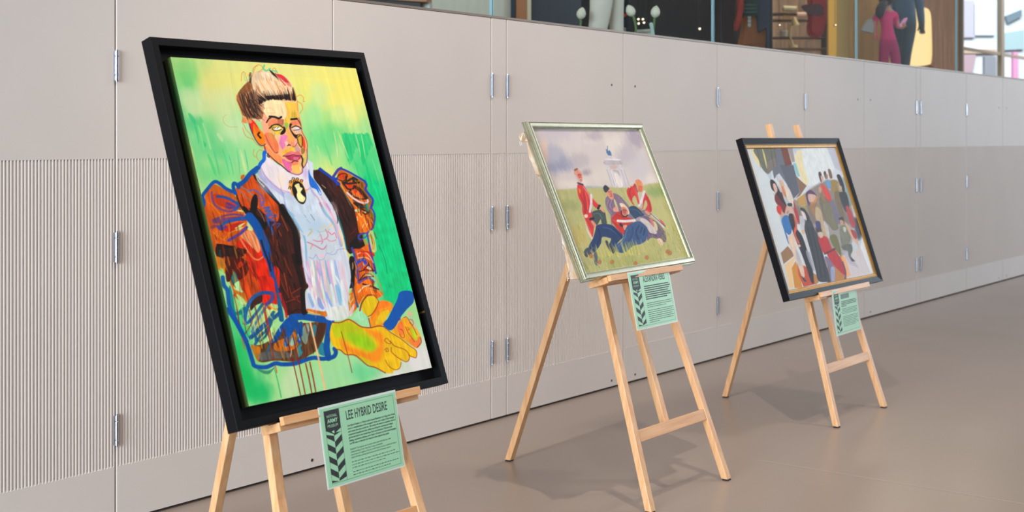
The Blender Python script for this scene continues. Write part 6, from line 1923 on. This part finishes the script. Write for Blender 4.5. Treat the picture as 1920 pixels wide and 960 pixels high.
# ---- mannequin in white breeches with a navy coat tail
MT = 9.1
mq = empty('mannequin', ground(MT, 1132))
tag(mq, 'dress mannequin in wide white trousers and navy red-edged coat behind the glass', 'mannequin')
m = lambda x, h, d=0.0: np.array([*at_t(x, 100, MT)[:2], FZ + h]) + _F * d
M_WHITE = material('white_cloth', (222, 216, 206), 0.85, noise=0.06, nscale=20)
M_COAT = material('navy_coat', (34, 36, 48), 0.8)
J = [(m(1136, .92), (.15, .11)), (m(1136, 1.15), (.14, .10)), (m(1136, 1.35), (.17, .10)), (m(1136, 1.45), (.09, .07)), (m(1136, 1.54), (.05, .05)), (m(1136, 1.66), (.08, .09)),
     (m(1136 - 55, 1.38), (.06, .06)), (m(1136 - 66, 1.1), (.05, .05)), (m(1136 - 62, .85), (.035, .03)), (m(1136 + 55, 1.38), (.06, .06)), (m(1136 + 66, 1.1), (.05, .05)), (m(1136 + 62, .85), (.035, .03)),
     (m(1128, .75), (.11, .11)), (m(1128, .44), (.085, .085)), (m(1121, .26), (.072, .07)), (m(1113, .10), (.058, .06)), (m(1110, .03, -.08), (.05, .03)),
     (m(1152, .75, .1), (.10, .10)), (m(1157, .44, .14), (.06, .07)), (m(1160, .26, .16), (.05, .05)), (m(1162, .08, .16), (.045, .05)), (m(1164, .03, .08), (.045, .03))]
E_ = [(0, 1), (1, 2), (2, 3), (3, 4), (4, 5), (3, 6), (6, 7), (7, 8), (3, 9), (9, 10), (10, 11), (0, 12), (12, 13), (13, 14), (14, 15), (15, 16), (0, 17), (17, 18), (18, 19), (19, 20), (20, 21)]
M_DUMMY = material('mannequin_grey', (150, 146, 142), 0.5)
skin_mesh('figure', J, E_, [M_WHITE, M_COAT, M_DUMMY], lambda c: 2 if c[2] > FZ + 1.49 else (1 if c[2] > FZ + .86 else 0), mq)
extr('coat_tail', [(1142, -60), (1176, -60), (1180, 24), (1178, 70), (1142, 70), (1146, 36)], MT + .28, 0.05, M_COAT, mq, smooth_outline=False)
extr('red_band', [(1147, 29), (1162, 27), (1175, 26), (1172, 31), (1160, 34), (1147, 34)], MT + .23, 0.02, material('scarlet_band', (214, 66, 36), 0.7), mq)
for x, y in ((1156, 43), (1165, 52), (1146, 54), (1170, 56)):
    extr('silver_button', [(x - 3, y - 4), (x + 3, y - 4), (x + 3, y + 4), (x - 3, y + 4)], MT + .24, 0.02, material('tarnished_silver', (160, 150, 146), 0.4, metallic=0.6), mq)


# ---- white tulips
CTOP = at_t(1260, 77.5, 9.2 - .47)[2]      # top of the shop counter
def tulip(x, y, lean, t, stem_px, label):
    r = empty('tulip', ground(t, x))
    tag(r, label, 'flower', 'white tulips in the shop')
    c = at_t(x, y, t)
    bm = bmesh.new()
    ax = np.array([0, 0, 1.0]) + _R * lean
    ax /= np.linalg.norm(ax)
    ps = [c + ax * h for h in (-.040, -.034, -.018, 0.004, .024, .040)]
    tube(bm, ps, [.006, .018, .030, .031, .022, .006], 12)
    bm_obj('bloom', bm, material('tulip_petal', (232, 228, 210), 0.6, noise=0.12, nscale=50), r, smooth=True)
    bm = bmesh.new()
    pts = [c - ax * .038] + [at_t(a, b, t) for a, b in stem_px]
    e = pts[-1]
    pts.append(np.array([e[0], e[1], FZ + .02 if x < 1150 else CTOP + .002]))
    tube(bm, pts, .0075, 8)
    bm_obj('stem', bm, material('tulip_stem', (96, 128, 70), 0.6), r, smooth=True)


tulip(1182, 20, -.45, 8.9, [(1188, 32), (1191, 44), (1193, 58)], 'white tulip leaning over on a curved green stem beside the mannequin')
tulip(1229, 22, .15, 8.9, [(1227, 36), (1226, 50), (1225, 64)], 'upright white tulip beside the pale turquoise bottle')
tulip(1090, 25, .25, 8.9, [(1089, 40), (1088, 52)], 'white tulip in front of the slate panel')
bx = empty('display_box', ground(8.9, 1208))
tag(bx, 'pale grey display box on the dark shop counter', 'box')
extr('box_body', [(1194, 58), (1220, 56), (1222, 76.5), (1194, 76.5)], 9.1, 0.12, material('pale_board', (190, 188, 174), 0.7), bx, smooth_outline=False)
extr('box_lid', [(1193, 56), (1221, 54), (1221, 59), (1193, 61)], 9.08, 0.14, material('pale_board_lid', (176, 174, 162), 0.7), bx, smooth_outline=False)
tag(extr('bottle', [(1218, 44), (1224, 43), (1226, 55), (1229, 76.5), (1220, 76.5), (1221, 58)], 8.85, 0.04, material('turquoise_glass', (186, 210, 206), 0.2), None, bevel=.01), 'slim pale turquoise bottle standing next to a white tulip', 'bottle')
ct = empty('shop_counter', ground(9.2, 1260))
tag(ct, 'long dark brown shop counter carrying the display box', 'counter')
extr('counter_body', [(1185, 82), (1345, 82), (1345, 150), (1185, 150)], 9.2, 0.9, material('dark_walnut', (52, 40, 36), 0.5), ct, smooth_outline=False)
extr('counter_top', [(1184, 77.5), (1347, 77.5), (1347, 82), (1184, 82)], 9.2, 0.94, material('dark_top', (44, 34, 32), 0.35), ct, smooth_outline=False)
# glowing discs added for lamp reflections and a knob; housings and cables invented
M_DISC_GLOW = emitter('lamp_bulb', (255, 226, 190), 3.2)
for k, (x, y, t) in enumerate([(1197, 36, 10.2), (1205.5, 36, 10.2), (1197.5, 44, 10.45), (1207.5, 42.5, 10.45), (1312, 54, 10.2), (1567, 47, 15.4), (1462, 47, 15.0)]):
    r = empty('spotlight', tuple(at_t(x, y, t)))
    tag(r, ['tiny round spotlight in the cluster of four above the display box', 'tiny round spotlight alone in front of the plain dark panel', 'tiny round spotlight on the golden panel',
            'tiny round spotlight beside the gold key ring'][[0, 0, 0, 0, 1, 2, 3][k]], 'lamp', 'tiny display spotlights')
    c = at_t(x, y, t)
    bm = bmesh.new()
    tube(bm, [c + _F * .004, c - _F * .004], .0075, 12)
    bm_obj('bulb', bm, M_DISC_GLOW, r)
    bm = bmesh.new()
    tube(bm, [c + _F * .05, c + _F * .006], .014, 12)
    bm_obj('housing', bm, M_RUBBER, r)
    bm = bmesh.new()
    top_ = 4.6 if k < 5 or k == 5 or k == 6 else 4.6
    tube(bm, [c + _F * .03, (c + _F * .03) * [1, 1, 0] + np.array([0, 0, top_])], .003, 6)
    bm_obj('cable', bm, M_RUBBER, r)

# ---- hanging clothes
rail = empty('clothes_rail', ground(12.6, 1405))
tag(rail, 'metal clothes rail carrying the hanging garments in the shop', 'clothes rail')
for x in (1352, 1446):
    post_to_floor('post', x, -95, 12.6, .012, M_RUBBER, rail)
bm = bmesh.new()
tube(bm, [at_t(1350, -95, 12.6), at_t(1448, -95, 12.6)], .014, 10)
bm_obj('bar', bm, M_CHROME, rail)
CR = (1340, 0, 7.385)


def garment(name, label, pts, t, th, col, extras=(), cat='garment'):
    r = empty(name, tuple(at_t(CR[0] + pts[0][0] / CR[2], -95, t)))
    tag(r, label, cat)
    extr('cloth', pts, t, th, material(name + '_cloth', col, 0.85, noise=0.2, nscale=25), r, CR, bevel=th * .35)
    for nm, q, c in extras:
        extr(nm, q, t - th / 2, 0.02, material(name + '_' + nm, c, 0.6), r, CR)
    bm = bmesh.new()
    x = CR[0] + sum(p[0] for p in pts) / len(pts) / CR[2]
    ytop = min(p[1] for p in pts) / CR[2]
    tube(bm, [at_t(x, -97, t), at_t(x, ytop + 2, t)], .004, 6)
    bm_obj('hanger_hook', bm, M_CHROME, r)


garment('red_scarf', 'long dark red scarf hanging between the dark jackets', [(330, -560), (400, -560), (405, 40), (390, 200), (330, 400), (290, 420), (275, 340), (320, 120)], 12.5, .05, (150, 44, 32), cat='scarf')
garment('green_shirt', 'dark green striped shirt hanging beside the red scarf', [(405, -520), (590, -520), (590, 190), (560, 215), (420, 210), (400, 190)], 12.6, .06, (38, 52, 46), [('stripe', [(415, y), (585, y), (585, y + 12), (415, y + 12)], (64, 84, 74)) for y in (60, 110, 160)], 'shirt')
garment('tan_tunic', 'orange tan tunic with pale buttons hanging below the green shirt', [(400, -300), (580, -300), (560, 220), (715, 420), (720, 640), (560, 640), (340, 640), (370, 400)], 12.8, .08, (150, 92, 46),
        [('button', [(465, y), (500, y), (500, y + 40), (465, y + 40)], (176, 190, 186)) for y in (215, 270, 325)], 'tunic')
garment('navy_coat', 'dark navy coat hanging at the end of the rail', [(590, -560), (770, -560), (775, 690), (725, 690), (720, 400), (650, 430), (600, 350)], 12.7, .08, (58, 62, 74), (), 'coat')
garment('brown_coat', 'very dark brown coat hanging next to the glass joint', [(70, -560), (300, -560), (270, 420), (330, 620), (180, 640), (80, 480)], 12.9, .08, (50, 32, 30), (), 'coat')
garment('red_jacket', 'crimson military style jacket with dark upper half', [(1300, -560), (1540, -560), (1555, 120), (1550, 330), (1480, 500), (1330, 500), (1290, 380), (1310, 200)], 14.2, .10, (150, 40, 36), [('dark_sash', [(1200, 90), (1320, 60), (1480, 70), (1500, 210), (1320, 200)], (70, 22, 24))], 'jacket')
sh = empty('display_shelf', ground(15.2, 1497))
tag(sh, 'brown shop shelf carrying rolls, cup and lamp', 'shelf')
M_SHELF = material('shelf_wood', (122, 92, 70), 0.5)
for y in (24, 36, 69, 90):
    extr('shelf_board', [(1448, y), (1550, y), (1550, y + 2), (1448, y + 2)], 15.2, 0.25, M_SHELF, sh, smooth_outline=False)
for x in (1447, 1550):
    extr('upright', [(x, -30), (x + 2, -30), (x + 2, 190), (x, 190)], 15.2, 0.27, M_SHELF, sh, smooth_outline=False)


def cylinder_thing(name, label, cat, x0, y0, x1, y1, t, r, col, capcol=None):
    o = empty(name, tuple(at_t((x0 + x1) / 2, max(y0, y1), t)))
    tag(o, label, cat)
    a, b = at_t(x0, y0, t), at_t(x1, y1, t)
    bm = bmesh.new()
    d = (b - a) / np.linalg.norm(b - a)
    tube(bm, [a, a + d * .004, b - d * .004, b], [r * .93, r, r, r * .93], 14)
    bm_obj('paper', bm, material(name + '_paper', col, 0.7), o, smooth=False)
    if capcol:
        bm = bmesh.new()
        tube(bm, [b - d * .006, b + d * .004], r * 1.06, 14)
        bm_obj('end_band', bm, material(name + '_band', capcol, 0.4), o)


cylinder_thing('paper_roll', 'cream paper roll with gold end lying on the shop shelf', 'roll', 1468, 16, 1493, 17, 15.0, .032, (216, 204, 170), (206, 170, 90))
cylinder_thing('pink_roll', 'pale pink roll lying beside the cream paper roll', 'roll', 1494, 28, 1511, 28, 15.0, .030, (222, 180, 156), (206, 170, 150))
cup = empty('mug', tuple(at_t(1468, 67, 15.0)))
tag(cup, 'small off-white mug standing on the shop shelf', 'mug')
a = at_t(1469, 68.5, 15.0)
bm = bmesh.new()
tube(bm, [a, a + [0, 0, .055], a + [0, 0, .068], a + [0, 0, .06]], [.038, .046, .040, .030], 14)
bm_obj('cup', bm, material('mug_glaze', (190, 180, 160), 0.4), cup)
bm = bmesh.new()
tube(bm, [a + np.array([0, 0, .015]) - _R * .04, a + np.array([0, 0, .02]) - _R * .065, a + np.array([0, 0, .045]) - _R * .065, a + np.array([0, 0, .05]) - _R * .042], .006, 8)
bm_obj('handle', bm, material('mug_glaze_handle', (190, 180, 160), 0.4), cup)
dl = empty('desk_lamp', tuple(at_t(1487, 89, 14.9)))
tag(dl, 'small tan desk lamp with a slim stem on the lowest shelf', 'lamp')
a = at_t(1487, 89.5, 14.9)
M_TANL = material('tan_enamel', (196, 170, 116), 0.5)
bm = bmesh.new(); tube(bm, [a, a + [0, 0, .03]], [.055, .045], 14); bm_obj('base', bm, M_TANL, dl)
b_ = at_t(1482, 46, 14.9)
bm = bmesh.new(); tube(bm, [a + [0, 0, .02], (a + b_) / 2 - _R * .02, b_], .012, 8); bm_obj('stem', bm, M_TANL, dl)
bm = bmesh.new(); tube(bm, [at_t(1488, 32, 14.9), at_t(1491, 48, 14.9)], [.018, .05], 14); bm_obj('shade', bm, M_TANL, dl)
for k, (x, y) in enumerate([(1471, 32), (1479, 34)]):
    o = empty('key_ring', tuple(at_t(x, y, 14.9)))
    tag(o, 'small gold key ring hanging under the cream paper roll', 'key ring', 'gold key rings')
    c = at_t(x, y, 14.9)
    bm = bmesh.new()
    tube(bm, [c + .016 * (_R * math.cos(t_) + np.array([0, 0, math.sin(t_)])) for t_ in np.linspace(0, 2 * math.pi, 15)], .005, 6)
    bm_obj('ring', bm, M_GOLD, o)
    bm = bmesh.new()
    tube(bm, [c + [0, 0, .016], c + [0, 0, .06]], .003, 6)
    bm_obj('chain', bm, M_GOLD, o)

# ---- far windows and the street outside
WT = 9.0
wx = [at_y(x, 100, WT)[0] for x in (1797, 1872, 1940)]
win = empty('window_1', (wx[0], WT, FZ))
tag(win, kind='structure')
M_MULL = material('bronze_mullion', (190, 168, 152), 0.5)
for i, x in enumerate(wx):
    boxo('mullion', x - (.04 if i == 0 else .1), x + (.04 if i == 0 else .1), WT - .1, WT, FZ, 6.0, M_MULL, win)
boxo('transom', wx[0], wx[-1], WT - .08, WT - .02, at_y(1840, 97, WT)[2] - .03, at_y(1840, 97, WT)[2] + .03, M_MULL, win)
for a, b in zip(wx, wx[1:]):
    boxo('pane', a + .12, b - .12, WT - .06, WT - .045, FZ, 6.0, M_GLASS, win)
FT = 46.0
fac = empty('building', tuple(_C + ray(1860, 100) * FT - np.array([0, 0, 2.5])))
tag(fac, 'pale building seen through the far windows', 'building')
M_FAC = material('pale_render', (226, 222, 228), 0.8, noise=0.06, nscale=0.4)
fc = (0, 0, 1)
extr('facade', [(1740, -160), (2060, -160), (2060, 330), (1740, 330)], FT, 1.0, M_FAC, fac, smooth_outline=False)
for q, c in [([(1802, 0), (1828, 0), (1828, 70), (1802, 70)], (196, 180, 196)), ([(1802, 92), (1868, 92), (1868, 100), (1802, 100)], (206, 170, 150)), ([(1802, 102), (1830, 102), (1824, 136), (1802, 136)], (190, 150, 160)), ([(1846, 106), (1868, 106), (1868, 142), (1846, 142)], (150, 140, 150)),
             ([(1886, 30), (1916, 18), (1916, 30), (1890, 44)], (120, 128, 140)), ([(1880, 62), (1920, 56), (1920, 92), (1880, 94)], (176, 190, 196)), ([(1826, 8), (1866, 8), (1866, 66), (1826, 66)], (222, 214, 226)), ([(1900, 98), (1909, 98), (1909, 150), (1900, 150)], (236, 150, 190))]:
    extr('facade_panel', q, FT - .6, 0.2, material('facade_panel_paint', c, 0.7), fac, smooth_outline=False)
p = _C + ray(1830, 60) * 30
area_light('street_daylight', tuple(p + np.array([0, -3, 9])), tuple(_C + ray(1860, 100) * FT), 14, 8, 9000, (0.86, 0.93, 1.0))
# warm shop lighting under the ceiling
for k, (x, Y, pw) in enumerate([(7.5, 6.2, 26), (10.5, 6.0, 14), (14.5, 6.0, 60), (19.0, 6.6, 60)]):
    area_light('shop_ceiling_lamp', (x, Y, 4.5), (x, Y, 2.0), 1.6, 1.0, pw, (1.0, 0.84, 0.62))
